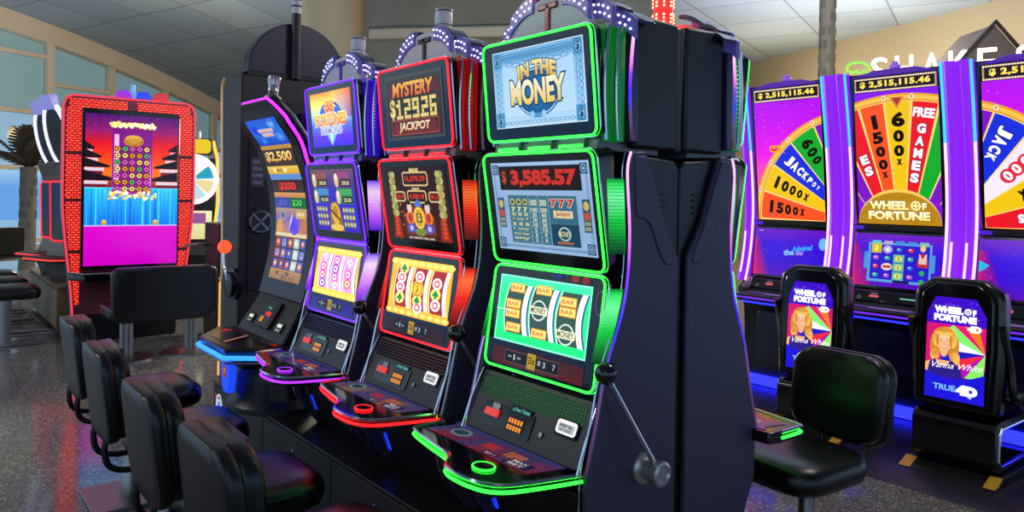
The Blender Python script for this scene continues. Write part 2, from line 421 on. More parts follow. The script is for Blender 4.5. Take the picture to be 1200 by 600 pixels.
    for i, (x0, x1, z0, z1, y) in enumerate(((.075, .205, 2.352, 2.288, -.325), (.195, .285, 2.292, 2.258, -.295), (.24, .338, 2.258, 2.215, -.252))):
        for s in (-1, 1):
            pts = []; n = 5
            for q in range(n + 1): u = q / n; pts.append((s * (x0 + (x1 - x0) * u), z0 + (z1 - z0) * u * u))
            for q in range(n, -1, -1): u = q / n; pts.append((s * (x0 + (x1 - x0) * u), z0 - .062 + (z1 - z0) * u * u * 1.05))
            bm = B(); prism(bm, pts, XZ, y, y + .02); cp = obj('crown_panel', bm, M_LED, cr, .003, dz=dz)
            bm = B(); prism(bm, [(x, z * 1 + .001) for x, z in pts[:n + 1]] + [(x, z - .014) for x, z in pts[n::-1]], XZ, y + .02, y + .10); obj('crown_cap', bm, M_CAP, cr, .003, dz=dz)
            bm = B()
            for a in range(5 if i == 0 else 4):
                for b in range(2):
                    u = (a + .35 + .3 * b) / (5.2 if i == 0 else 4.2)
                    sphere(bm, (s * (x0 + (x1 - x0) * u), y - .003, z0 - .019 - .024 * b + (z1 - z0) * u * u), .0048, n=6)
            obj('crown_bulbs', bm, M_DOT, cp, dz=dz)
    # candle on top
    lit = k.get('candle')
    Mc = Matrix.Translation((0, -.225, 2.275))
    bm = B(); lathe(bm, [(0, -.04), (.055, -.04), (.052, .03), (.04, .045), (0, .045)], 20, Mc); can = obj('signal_lamp', bm, M_STEEL, t, dz=dz)
    m1 = M_RED if lit else M_CLEAR
    for z0 in (.046, .108):
        bm = B(); lathe(bm, [(0, z0), (.037, z0), (.039, z0 + .02), (.038, z0 + .052), (.03, z0 + .057), (0, z0 + .057)], 20, Mc); obj('lamp_lens', bm, m1, can, dz=dz)
    if lit:
        bm = B()
        for a in range(8):
            for z0 in (.058, .072, .086, .120, .134, .148): sphere(bm, (.039 * math.cos(a * PI / 4), -.225 + .039 * math.sin(a * PI / 4), 2.275 + z0), .005, n=6)
        obj('lamp_bulbs', bm, light('bright red bulbs', (255, 120, 90), 8), can, dz=dz)
    bm = B(); lathe(bm, [(0, .165), (.04, .165), (.04, .172), (.02, .178), (0, .178)], 20, Mc); obj('lamp_cap', bm, M_STEEL, can, dz=dz)
    # pull handle on the player's right
    Mh = Matrix.Translation((.322, -.16, .78)) @ ROTY(90)
    bm = B(); lathe(bm, [(0, 0), (.052, 0), (.052, .012), (.042, .02), (.034, .022), (.034, .07), (.040, .074), (.040, .085), (.03, .09), (.022, .084), (0, .084)], 28, Mh); h = obj('handle_hub', bm, mat('satin hub metal', (190, 186, 180), .3, .75), t, dz=dz)
    bm = B(); tube(bm, [(.385, -.168, .80), (.365, -.365, 1.10)], [.010, .0075], 10); obj('handle_arm', bm, M_CHROME, h, dz=dz)
    bm = B(); sphere(bm, (.363, -.376, 1.118), .035, n=20); obj('handle_ball', bm, mat('black ball', (10, 10, 11), .12, coat=.5), h, dz=dz)
    return t
M_BODY2 = mat('topper housing', (30, 22, 25), .4)
M_LED = mat('violet lamp panel', (95, 90, 150), .25, emis=(60, 55, 130), es=.5)
M_CAP = mat('dark violet cap', (45, 40, 80), .25)
M_RED = mat('red lamp lens', (200, 20, 20), .2, emis=(255, 22, 18), es=4)
M_CLEAR = mat('clear lamp lens', (232, 230, 232), .2, 0.)
# ------------------------------------------------------------------ screen pictures of the stepper machines
def reels(p, x0, x1, y0, y1, body, border, edge2, sym):
    """three drums that bulge towards the player"""
    w = (x1 - x0) / 3.12; bul = .020
    for i in range(3):
        a = x0 + i * w * 1.04; n = 10
        def X(x, q): return x - bul * (1 - (2 * q - 1) ** 2) * (1.0)
        for (u0, u1, c, l) in ((0, .74, body, 2), (.74, .93, border, 3), (.93, .99, edge2, 3), (0, .03, border, 3)):
            for j in range(n):
                q0, q1 = j / n, (j + 1) / n
                p.poly([(X(a + u0 * w, q0), y0 + (y1 - y0) * q0), (X(a + u1 * w, q0), y0 + (y1 - y0) * q0), (X(a + u1 * w, q1), y0 + (y1 - y0) * q1), (X(a + u0 * w, q1), y0 + (y1 - y0) * q1)], c, l)
        for s, q in sym[i]:
            s(p, X(a + .38 * w, q), y0 + (y1 - y0) * q, w)
def bar(p, x, y, w):
    p.rect(x - .30 * w, y - .016, x + .30 * w, y + .016, (225, 140, 30), 4); p.rect(x - .27 * w, y - .012, x + .27 * w, y + .012, (250, 225, 120), 5)
    p.text('BAR', x, y, .46 * w, .016, (190, 60, 10), 6)
def bar2(p, x, y, w): bar(p, x, y + .017, w); bar(p, x, y - .017, w)
def badge(p, x, y, w):
    p.ell(x, y, .30 * w, .036, (190, 200, 190), 4); p.ell(x, y, .25 * w, .030, (40, 75, 70), 5); p.rect(x - .34 * w, y - .014, x + .34 * w, y + .013, (215, 215, 180), 6)
    p.text('MONEY', x, y, .60 * w, .02, (70, 70, 40), 7)
def coin(c1, c2):
    def f(p, x, y, w): p.ell(x, y, .26 * w, .024, c1, 4); p.ell(x, y, .17 * w, .016, c2, 5); p.ell(x, y, .09 * w, .008, c1, 6)
    return f
def spade(p, x, y, w):
    p.ell(x, y, .27 * w, .026, (225, 215, 120), 4)
    p.poly([(x, y + .02), (x - .2 * w, y - .006), (x - .05 * w, y - .008), (x - .08 * w, y - .018), (x + .08 * w, y - .018), (x + .05 * w, y - .008), (x + .2 * w, y - .006)], (30, 130, 30), 5)
def gold(p, x, y, w): p.ell(x, y, .34 * w, .036, (235, 190, 40), 4); p.ring(x, y, .28 * w, .030, .006, (150, 100, 10), 5); p.text('$', x, y, .16 * w, .036, (150, 100, 10), 6)
def crystal(p, x, y, w): p.poly([(x, y + .024), (x + .22 * w, y + .006), (x, y - .024), (x - .22 * w, y + .006)], (235, 235, 255), 4); p.poly([(x, y + .014), (x + .1 * w, y + .004), (x, y - .012)], (90, 110, 200), 5)

def denomination(p, f, base, sub):
    """strip under the reels"""
    y = -f.h / 2 + .048
    p.rect(-.24, y - .032, .235, y + .028, base, 1, tuple(int(c * .75) for c in base))
    p.rect(-.17, y - .022, .12, y + .02, (28, 24, 36), 2); p.box(-.17, y - .022, .12, y + .02, .002, sub, 3)
    p.rect(-.045, y - .027, .0, y + .026, (235, 195, 30), 3); p.text('25\u00a2', -.022, y, .036, .03, (90, 40, 0), 4)
    for x, s, w in ((-.115, '1', .008), (.045, '3', .013), (.095, '7', .013)): p.text(s, x, y, w, .02, (240, 240, 245), 4)
    p.rect(-.15, y - .003, -.13, y + .003, (200, 200, 210), 4); p.rect(-.10, y - .003, -.08, y + .003, (200, 200, 210), 4); p.rect(.012, y - .006, .026, y + .01, (200, 200, 210), 4)
    return p

def money_lower(m, f, dz):
    p = Pic(); x0, x1 = -.245, .235; y1 = .148; y0 = -.088
    p.stops(x0, y0, x1, y1, [(20, 205, 110), (40, 235, 130), (25, 220, 115), (60, 245, 165)], 1)
    p.box(x0, y0, x1, y1, .006, (130, 255, 200), 2)
    reels(p, -.185, .235, -.055, .118, (44, 74, 62), (232, 238, 240), (40, 60, 150), [[(bar, .93), (bar2, .5), (bar, .12)], [(bar, .96), (badge, .55), (bar, .1)], [(bar2, .72), (badge, .2)]])
    p.rect(x0, .022, -.15, .025, (200, 220, 220), 7)
    p.build('reel_screen', M_PICB, m, f, dz)
    p = denomination(Pic(), f, (110, 38, 34), (150, 120, 110))
    p.ell(.20, .165, .02, .012, (160, 40, 30), 1); p.ell(.06, .167, .03, .01, (30, 60, 150), 1); p.ell(.15, .165, .02, .012, (170, 60, 20), 1); p.ring(.275, .10, .022, .04, .004, (150, 90, 170), 1)
    p.build('denomination_strip', M_PICD, m, f, dz)

def money_upper(m, f, dz):
    p = Pic(); x0, x1, y0, y1 = -.245, .265, -.148, .165
    p.stops(x0, y0, x1, y1, [(150, 185, 225), (140, 172, 215), (165, 195, 235)], 1)
    p.box(x0 + .012, y0 + .012, x1 - .012, y1 - .012, .003, (75, 110, 150), 2); p.box(x0 + .02, y0 + .018, x1 - .02, y1 - .018, .0015, (75, 110, 150), 2)
    for x in (x0 + .025, x1 - .025):
        for y in (y0 + .025, y1 - .025):
            p.rect(x - .018, y - .018, x + .018, y + .018, (55, 85, 125), 3); p.ring(x, y, .014, .014, .003, (150, 185, 215), 4); p.ell(x, y, .005, .005, (150, 185, 215), 4)
    p.rect(-.20, .068, .225, .152, (26, 18, 22), 3)
    for i in range(26): p.rect(-.197 + i * .0163, .07, -.196 + i * .0163, .15, (50, 26, 28), 4)
    p.text('$', -.172, .112, .026, .05, (190, 70, 30), 5, bold=.03); p.text('3,585.57', .035, .108, .34, .062, (205, 48, 36), 5, bold=.055, out=(90, 14, 14), ot=.03)
    # pay table
    p.rect(-.165, -.122, .195, .052, (58, 112, 132), 3); p.box(-.165, -.122, .195, .052, .002, (150, 190, 205), 4)
    for i, t in enumerate(('', '1000', '2000')):
        x = (-.105, -.025, .025)[i]
        if t: p.text(t, x, .025, .036, .022, (225, 225, 200), 5)
    for r, (s, a, b) in enumerate((('7 7 7', '100', '200'), ('= = =', '20', '60'), ('+ any 7', '20', '60'), ('- - -', '10', '30'), ('1 any', '5', '15'), ('any bar', '3', '9'), ('any', '2', '4'))):
        y = .0 - r * .0175; big = r == 0
        p.text(s, -.105, y, .09, .016 if big else .010, (235, 235, 150) if big else (205, 200, 140), 5, bold=.04); p.text(a, -.025, y, .012 * len(a), .014, (225, 225, 200), 5); p.text(b, .025, y, .012 * len(b), .014, (225, 225, 200), 5)
        p.rect(-.163, y - .0095, .05, y - .0085, (130, 175, 190), 4)
    for x in (-.14, -.105, -.07): p.ell(x, .026, .014, .012, (190, 180, 90), 5); p.ell(x, .026, .008, .006, (60, 90, 70), 6)
    for x in (-.05, .0, .052): p.rect(x, -.12, x + .002, .05, (150, 190, 205), 5)
    p.rect(.054, -.042, .193, .05, (52, 104, 130), 5); p.rect(.056, -.12, .193, -.046, (22, 66, 92), 5)
    for x in (.08, .122, .164): p.text('7', x, .025, .03, .028, (190, 40, 30), 7, bold=.05, out=(235, 225, 200), ot=.05)
    p.rect(.075, -.025, .17, .0, (225, 205, 160), 6); p.text('Jackpot', .122, -.012, .075, .018, (170, 70, 20), 7, shear=.2)
    p.ell(.122, -.078, .03, .024, (175, 205, 200), 6); p.ell(.122, -.078, .024, .019, (30, 70, 90), 7); p.text('MONEY', .122, -.078, .06, .018, (215, 210, 160), 8); p.text('winning', .122, -.109, .08, .014, (215, 120, 50), 7, shear=.2)
    for x in (-.207, .235):
        p.rect(x - .018, -.068, x + .018, .04, (40, 88, 110), 3); p.ell(x, .018, .013, .015, (200, 180, 90), 4); p.rect(x - .014, -.028, x + .014, -.004, (190, 80, 50), 4); p.rect(x - .014, -.045, x + .014, -.033, (150, 150, 110), 4); p.rect(x - .014, -.062, x + .014, -.05, (150, 150, 110), 4)
    p.build('paytable_screen', M_PIC, m, f, dz)

def money_top(m, f, dz):
    p = Pic(); x0, x1, y0, y1 = -.222, .247, -.128, .142; cx, cy = .012, .005
    p.stops(x0, y0, x1, y1, [(185, 220, 245), (160, 208, 245), (140, 195, 235), (120, 180, 225)], 1)
    p.rect(x0 + .05, y0 + .04, x1 - .05, y1 - .05, (190, 225, 250), 2, (175, 215, 248))
    # engraved border
    for i in range(17):
        x = x0 + .045 + i * .0236
        p.ring(x, y1 - .024, .015, .012, .003, (40, 115, 170), 3); p.ell(x, y1 - .024, .006, .005, (60, 135, 190), 3); p.ring(x + .012, y1 - .034, .012, .008, .002, (70, 145, 200), 4)
        p.ring(x, y0 + .016, .012, .006, .002, (60, 130, 185), 3)
    for i in range(11):
        y = y0 + .03 + i * .0215
        for x in (x0 + .018, x1 - .018): p.ring(x, y, .009, .011, .0025, (60, 130, 185), 3)
        for x in (x0 + .036, x1 - .036): p.rect(x - .002, y - .009, x + .002, y + .009, (80, 150, 200), 3)
    for i in range(9): p.ring(x0 + .09 + i * .036, y1 - .048 - .006 * (i % 2), .02, .009, .0025, (55, 130, 185), 3)
    for x in (x0 + .024, x1 - .024):
        for y in (y0 + .028, y1 - .03):
            p.rect(x - .024, y - .028, x + .024, y + .028, (75, 150, 205), 4); p.ell(x, y, .018, .022, (130, 190, 230), 5); p.ring(x, y, .018, .022, .003, (15, 70, 120), 6); p.text('$', x, y, .018, .034, (10, 55, 100), 7, bold=.03)
    p.box(x0, y0, x1, y1, .003, (215, 240, 255), 6)
    p.ell(cx, cy - .018, .118, .085, (20, 90, 150), 4); p.ell(cx, cy - .018, .108, .077, (40, 120, 175), 5, edge=(20, 90, 150)); p.ring(cx, cy - .018, .112, .080, .004, (200, 230, 250), 6)
    p.rect(cx - .13, cy - .055, cx + .13, cy - .048, (20, 85, 140), 6)
    p.rect(cx - .03, cy - .105, cx + .03, cy - .088, (60, 140, 200), 6); p.ell(cx - .03, cy - .095, .012, .014, (150, 205, 240), 7); p.ell(cx + .03, cy - .095, .012, .014, (150, 205, 240), 7)
    p.text('IN THE', cx + .004, cy + .064, .20, .052, (215, 165, 50), 9, top=(250, 235, 150), bold=.05, out=(20, 60, 100), ot=.05, arc=.016)
    p.text('MONEY', cx + .002, cy - .016, .285, .088, (240, 205, 80), 9, top=(250, 245, 215), bold=.045, out=(15, 55, 100), ot=.05, arc=-.004)
    p.build('topper_picture', M_PIC, m, f, dz)

def seven_seg(p, s, x, y, w, h, c, l, gap=.35):
    """dot-matrix style digits"""
    G = {'0': '111101101101111', '1': '010110010010111', '2': '111001111100111', '3': '111001111001111', '4': '101101111001001', '5': '111100111001111', '6': '111100111101111', '7': '111001001001001', '8': '111101111101111', '9': '111101111001111', '$': '111100111001111', '.': '000000000000010', ',': '000000000010100'}
    n = len(s); cw = w / n
    for i, ch in enumerate(s):
        g = G[ch]
        for r in range(5):
            for q in range(3):
                if g[r * 3 + q] == '1':
                    px = x - w / 2 + i * cw + cw * (q + .5) / 3.7; py = y + h / 2 - h * (r + .5) / 5
                    p.rect(px - cw * .125, py - h * .088, px + cw * .125, py + h * .088, c, l)

def mystery_top(m, f, dz):
    p = Pic(); x0, x1, y0, y1 = -.225, .235, -.135, .14
    p.rect(x0, y0, x1, y1, (38, 26, 22), 1, (52, 50, 44)); p.box(x0, y0, x1, y1, .012, (70, 68, 62), 2); p.box(x0 + .03, y0 + .02, x1 - .04, y1 - .05, .004, (120, 20, 14), 2)
    p.poly([(-.18, .10), (.20, .10), (.215, .055), (-.19, .045)], (92, 22, 14), 3)
    p.text('MYSTERY', .005, .078, .33, .062, (215, 90, 20), 5, top=(250, 190, 70), bold=.04, out=(60, 8, 0), ot=.04, shear=.15)
    seven_seg(p, '129', -.035, -.005, .20, .085, (238, 215, 120), 5); seven_seg(p, '26', .135, -.005, .125, .085, (238, 215, 120), 5); p.rect(.062, -.046, .075, -.032, (238, 215, 120), 5); p.text('$', -.165, -.003, .045, .09, (238, 215, 120), 5, bold=.03)
    p.poly([(-.16, -.058), (.17, -.058), (.19, -.11), (-.18, -.11)], (110, 26, 14), 3); p.box(-.185, -.115, .195, -.05, .004, (190, 70, 20), 4)
    p.text('JACKPOT', .005, -.084, .25, .045, (235, 190, 110), 6, top=(255, 240, 200), bold=.03, shear=.1)
    p.build('topper_picture', M_PIC, m, f, dz)
def fortunes_top(m, f, dz):
    p = Pic(); x0, x1, y0, y1 = -.225, .235, -.135, .14
    p.stops(x0, y0, x1, y1, [(60, 20, 200), (90, 40, 235), (70, 110, 240), (150, 200, 190), (245, 215, 90), (235, 130, 30)], 1, nx=1)
    p._add([(.08, .02), (x1, .0), (x1, y1), (.02, y1)], [(140, 190, 190), (120, 60, 160), (225, 90, 30), (240, 180, 60)], 1.5)
    p.poly([(-.08, -.05), (.09, -.05), (.005, -.13)], (90, 170, 245), 3); p.poly([(-.02, -.05), (.03, -.05), (.005, -.13)], (190, 225, 255), 4)
    p.poly([(-.12, .02), (.13, .02), (.09, .06), (-.08, .06)], (50, 90, 200), 3); p.ring(.005, .03, .12, .06, .012, (30, 50, 160), 3)
    p.text('88', .0, .068, .10, .062, (190, 60, 20), 6, top=(235, 150, 70), bold=.05, out=(255, 225, 150), ot=.05)
    p.text('FORTUNES', .005, .0, .36, .062, (200, 80, 20), 6, top=(245, 170, 60), bold=.05, out=(255, 230, 140), ot=.05)
    p.text('DIAMOND', .005, -.055, .24, .034, (60, 60, 130), 6, top=(120, 130, 210), bold=.03, out=(235, 235, 255), ot=.07)
    p.build('topper_picture', M_PICB, m, f, dz)

def red_upper(m, f, dz):
    p = Pic(); x0, x1, y0, y1 = -.235, .25, -.15, .165
    p.stops(x0, y0, x1, y1, [(70, 22, 12), (60, 14, 10), (46, 12, 10), (30, 10, 12)], 1)
    for s in (-1, 1):
        for i in range(7):
            for j in range(2): p.ell(s * (.20 - .02 * j) + .008, .13 - i * .028, .018, .015, (190, 185, 110) if (i + j) % 2 else (150, 150, 80), 2 + j * .4)
        p.poly([(s * .23 + .008, -.15), (s * .15 + .008, -.15), (s * .16 + .008, -.06), (s * .20 + .008, -.05)], (150, 40, 20), 2)
        for i in range(5): p.ell(s * .19 + .008, -.13 + i * .018, .02, .008, (215, 70, 30), 3)
    def plate(x, y, w, h, s, c=(225, 50, 30)):
        p.poly(rrect(w + .014, h + .014, .016, 3, x, y), (225, 190, 130), 4); p.poly(rrect(w, h, .012, 3, x, y), (40, 8, 10), 5); p.text(s, x, y, w * .86, h * .58, c, 6, bold=.03)
    plate(.012, .112, .19, .048, '16,370.29'); p.text('MAXI', .012, .15, .07, .016, (245, 225, 150), 6, bold=.04)
    plate(.012, .036, .14, .042, '4,390.18'); p.text('MAJOR', .012, .069, .06, .012, (245, 225, 150), 6, bold=.04)
    plate(-.125, .036, .075, .032, '250.00'); plate(.150, .036, .075, .032, '500.18')
    p.poly([(-.11, -.05), (.0, .015), (.13, -.05), (.13, -.13), (-.11, -.13)], (120, 50, 20), 3)
    for s, c in ((-1, (235, 205, 190)), (1, (235, 205, 200))):
        x = .012 + s * .072
        p.ell(x, -.012, .020, .022, c, 6); p.ell(x, .01, .014, .01, (25, 15, 20), 7); p.ell(x, -.055, .034, .030, (235, 130, 40), 5); p.ell(x, -.055, .018, .02, (190, 40, 60), 6); p.ell(x, -.10, .035, .022, (90, 80, 200), 5); p.ell(x, -.10, .015, .012, (190, 190, 240), 6)
    p.ell(.012, -.055, .045, .05, (215, 170, 40), 6); p.ring(.012, -.055, .04, .045, .006, (250, 225, 110), 7); p.rect(-.008, -.075, .032, -.035, (110, 70, 10), 7); p.text('$', .012, -.055, .02, .032, (250, 230, 120), 8)
    p.poly([(-.02, .0), (.012, .03), (.045, .0), (.012, -.012)], (80, 120, 220), 5); p.ell(.012, -.115, .045, .018, (120, 140, 60), 6)
    p.text('88 CREDITS PER LINE', .012, -.142, .20, .009, (230, 225, 215), 6)
    for i in range(22): p.ell(random.uniform(-.15, .17), random.uniform(-.1, .02), .004, .004, random.choice([(250, 120, 40), (250, 200, 90), (190, 50, 30)]), 3.4, n=6)
    p.build('bonus_screen', M_PIC, m, f, dz)
def violet_upper(m, f, dz):
    p = Pic(); x0, x1, y0, y1 = -.235, .25, -.15, .165
    p.stops(x0, y0, x1, y1, [(60, 30, 190), (48, 20, 225), (52, 22, 215), (70, 40, 160), (110, 80, 110)], 1)
    for x, y, c, s in ((-.13, .115, (150, 80, 80), '500.00'), (.13, .115, (150, 70, 130), '250.00'), (-.13, .03, (70, 140, 210), '63.00'), (.13, .03, (70, 170, 90), '25.00')):
        p.rect(x - .085, y - .04, x + .085, y + .04, tuple(int(v * .75) for v in c), 2); p.rect(x - .05, y + .005, x + .08, y + .036, c, 3)
        p.rect(x - .025, y - .036, x + .08, y - .002, (20, 16, 30), 3); p.text(s, x + .028, y - .019, .08, .02, (235, 225, 180), 4)
        p.ell(x - .07, y - .005, .024, .036, (225, 205, 150), 4); p.ell(x - .07, y + .012, .012, .014, (250, 240, 220), 5)
    for s in (-1, 1):
        for i in range(3):
            y = -.04 - i * .036
            p.rect(s * .15 - .065, y - .015, s * .15 + .065, y + .015, (110, 105, 110), 2)
            for j in range(4): p.ell(s * .15 - .05 + j * .033, y, .012, .010, [(225, 205, 120), (190, 200, 210), (170, 210, 150), (220, 180, 160)][(i + j) % 4], 3)
    p.poly([(-.075, -.15), (.08, -.15), (.06, -.03), (.03, .0), (-.03, .0), (-.055, -.03)], (150, 110, 40), 3); p.ell(.004, -.06, .05, .055, (225, 185, 60), 4); p.ell(.004, -.05, .03, .03, (190, 130, 40), 5); p.poly([(-.05, -.03), (.06, -.09), (.05, -.1), (-.055, -.045)], (110, 70, 20), 6)
    p.ell(.004, -.13, .075, .018, (240, 205, 90), 5)
    p.build('bonus_screen', M_PIC, m, f, dz)
def warm_lower(bg, body, border, edge2, sym, base, sub):
    def fn(m, f, dz):
        p = Pic(); x0, x1 = -.245, .24; y1 = .150; y0 = -.092
        p.stops(x0, y0, x1, y1, bg, 1)
        for i in range(9):
            p.ell(x0 + .02 + i * .056, y0 + .014, .03, .012, (255, 245, 140), 1.5, edge=bg[0]); p.ell(x0 + .02 + i * .056, y1 - .014, .03, .012, (255, 240, 140), 1.5, edge=bg[-1])
        reels(p, -.185, .245, -.058, .118, body, border, edge2, sym)
        p.build('reel_screen', M_PICB, m, f, dz)
        p = denomination(Pic(), f, base, sub)
        p.box(-.245, .155, -.12, .178, .002, (150, 40, 40), 1); p.box(-.10, .155, .02, .178, .002, (120, 30, 40), 1)
        p.build('denomination_strip', M_PICD, m, f, dz)
    return fn
red_lower = warm_lower([(245, 160, 20), (250, 180, 50), (240, 150, 30), (250, 190, 60)], (150, 22, 24), (250, 248, 225), (200, 170, 40), [[(spade, .95), (coin((250, 225, 230), (225, 90, 110)), .72), (coin((250, 235, 235), (215, 60, 70)), .48), (spade, .22)], [(coin((250, 230, 235), (220, 80, 110)), .80), (gold, .5), (spade, .22), (coin((250, 230, 235), (220, 80, 110)), .06)], [(coin((250, 230, 235), (220, 80, 110)), .70), (spade, .45), (coin((250, 230, 235), (220, 80, 110)), .2)]], (74, 22, 24), (90, 60, 60))
violet_lower = warm_lower([(250, 190, 30), (250, 205, 70), (245, 165, 60), (250, 195, 60)], (205, 150, 225), (240, 235, 250), (90, 70, 190), [[(crystal, .9), (coin((225, 60, 140), (250, 240, 250)), .62), (coin((225, 60, 140), (250, 240, 250)), .38), (coin((120, 50, 190), (250, 240, 250)), .14)], [(coin((225, 60, 140), (250, 240, 250)), .85), (coin((120, 50, 190), (250, 240, 250)), .60), (coin((225, 60, 140), (250, 240, 250)), .36), (crystal, .12)], [(crystal, .82), (coin((225, 60, 140), (250, 240, 250)), .5), (coin((230, 90, 60), (250, 230, 200)), .24)]], (60, 40, 190), (90, 80, 200))

def falloff(name, cols, s):
    """a lamp strip whose diodes vary in colour and brightness along its height"""
    m = light(name, cols[0][1], s); nt = m.node_tree; b = nt.nodes['Principled BSDF']
    tc = nt.nodes.new('ShaderNodeTexCoord'); sx = nt.nodes.new('ShaderNodeSeparateXYZ'); rp = nt.nodes.new('ShaderNodeValToRGB'); e = rp.color_ramp.elements
    nt.links.new(tc.outputs['Generated'], sx.inputs[0]); nt.links.new(sx.outputs['Z'], rp.inputs['Fac']); nt.links.new(rp.outputs['Color'], b.inputs['Emission Color'])
    e[0].position = cols[0][0]; e[0].color = (*lin(cols[0][1]), 1); e[1].position = cols[-1][0]; e[1].color = (*lin(cols[-1][1]), 1)
    for p, c in cols[1:-1]: q = e.new(p); q.color = (*lin(c), 1)
    return m
GREEN = light('green light', (38, 255, 50), 4.2); GREEN_S = falloff('green side light', ((0, (0, 50, 14)), (.18, (0, 120, 35)), (.45, (10, 205, 60)), (.75, (110, 255, 160)), (.92, (40, 235, 95)), (1, (0, 130, 40))), 1.0)
REDL = light('red light', (255, 16, 20), 4.2); RED_S = falloff('orange red side light', ((0, (60, 0, 0)), (.2, (150, 5, 5)), (.5, (240, 30, 10)), (.78, (255, 110, 40)), (.93, (235, 40, 15)), (1, (120, 5, 5))), 1.0)
VIOL = light('violet light', (72, 14, 255), 5); VIOL_S = falloff('pale violet side light', ((0, (70, 20, 200)), (.25, (180, 80, 255)), (.5, (225, 150, 255)), (.78, (245, 215, 255)), (1, (120, 50, 235))), 1.05)
MAG = falloff('magenta edge light', ((.0, (60, 30, 60)), (.25, (90, 60, 120)), (.45, (60, 40, 250)), (.62, (130, 60, 250)), (.72, (235, 110, 230)), (.95, (255, 190, 240))), 1.3); BLUEV = light('blue violet edge light', (70, 40, 255), 1.4); PALE = mat('pale edge', (170, 165, 170), .25, .8)
MONEY = dict(rim=GREEN, glow=GREEN_S, edge=MAG, grille='dots', grille_mat=mat('grille holes', (24, 90, 40), .4, emis=(20, 120, 45), es=.35), deck=GREEN, deck_cols=[(70, 60, 110), (150, 40, 55), (120, 40, 60)], deck_lamp=light('red deck lamp', (255, 40, 40), 1.2), lower=money_lower, upper=money_upper, top=money_top, shell=mat('green shell with painted glow', (30, 80, 45), .2, emis=(0, 130, 35), es=.45), crown=mat('red crown bar', (170, 20, 25), .25), candle=True)  # shell emission stands in for green light falling on it
RED = dict(rim=REDL, glow=RED_S, edge=PALE, grille='lines', grille_mat=M_DARK, deck=REDL, deck_cols=[(90, 70, 110), (120, 70, 80), (150, 110, 60), (70, 70, 130)], deck_lamp=light('violet deck lamp', (110, 40, 255), 1.2), lower=red_lower, upper=red_upper, top=mystery_top, shell=mat('red shell with painted glow', (80, 20, 20), .2, emis=(190, 8, 8), es=.35), crown=mat('black crown bar', (25, 22, 24), .25))  # red wash on the shell painted in as weak emission
VIOLET = dict(rim=VIOL, glow=VIOL_S, edge=PALE, grille='lines', grille_mat=M_DARK, deck=light('violet deck light', (150, 40, 255), 2.4), deck_cols=[(60, 50, 110), (110, 60, 120), (70, 60, 130)], deck_lamp=light('red deck lamp', (255, 40, 40), 1.2), lower=violet_lower, upper=violet_upper, top=fortunes_top, shell=mat('violet shell with painted glow', (40, 20, 100), .2, emis=(60, 15, 220), es=.5), crown=mat('violet crown bar', (110, 20, 190), .25))  # violet glow of the lights put into the shell's emission

FACE = -PI / 2                                                      # faces -X
slot_machine(MONEY, 'green lit slot machine with a blue banknote topper picture, nearest on the long base', (2.04, 2.0), FACE)
slot_machine(RED, 'red lit slot machine with a mystery jackpot topper, between the green and violet machines', (2.04, 2.8), FACE)
slot_machine(VIOLET, 'violet lit slot machine with an orange and blue 88 fortunes topper', (2.04, 3.6), FACE)
slot_machine(MONEY, 'green rimmed slot machine seen from its side, backing onto the banknote topper machine', (2.09, 2.0), -FACE)
# ------------------------------------------------------------------ long base cabinet under the bank of machines
t = thing('base_cabinet', 'long low black base cabinet carrying the bank of slot machines', 'cabinet', (2.075, 3.4, 0))
bm = B(); box2(bm, -.46, .46, -1.80, 1.76, .05, .385); obj('carcass', bm, mat('black laminate', (24, 22, 21), .45), t, .004)
bm = B(); box2(bm, -.42, .42, -1.76, 1.72, 0, .05); obj('plinth', bm, M_DARK, t)
bm = B(); box2(bm, -.475, .475, -1.81, 1.775, .385, .40); obj('top', bm, mat('black laminate top', (30, 28, 27), .35), t, .003)
for i in range(4):
    y0 = -1.79 + i * .885
    bm = B(); box2(bm, -.476, -.46, y0 + .004, y0 + .879, .06, .38); d = obj('door', bm, mat('black laminate', (24, 22, 21), .45), t, .003)
    bm = B(); lathe(bm, [(0, 0), (.011, 0), (.011, .004), (.006, .007), (0, .007)], 14, Matrix.Translation((-.476, y0 + .45, .30)) @ ROTY(-90)); obj('lock', bm, M_STEEL, d)
p = Pic(); p.poly([(-.05, .10), (-.01, .09), (-.03, .03)], (190, 40, 30), 1)
for i, c in enumerate(((240, 240, 245), (40, 120, 210), (240, 240, 245), (40, 120, 210))): p.ring(.015, .03, .05 - i * .009, .075 - i * .013, .009 if i < 3 else .02, c, 2 + i * .1, a0=0, a1=200)
p.ell(.012, .0, .022, .03, (225, 190, 160), 3); p.poly([(-.01, -.02), (.035, -.02), (.045, -.10), (.0, -.12)], (230, 130, 50), 3); p.ell(.01, -.055, .014, .02, (245, 225, 190), 4)
p.build('end_emblem', M_PIC, t, lambda u, v, d: Vector((-.478 - d, 1.64 - u * 1.25, .215 + v * 1.2)))

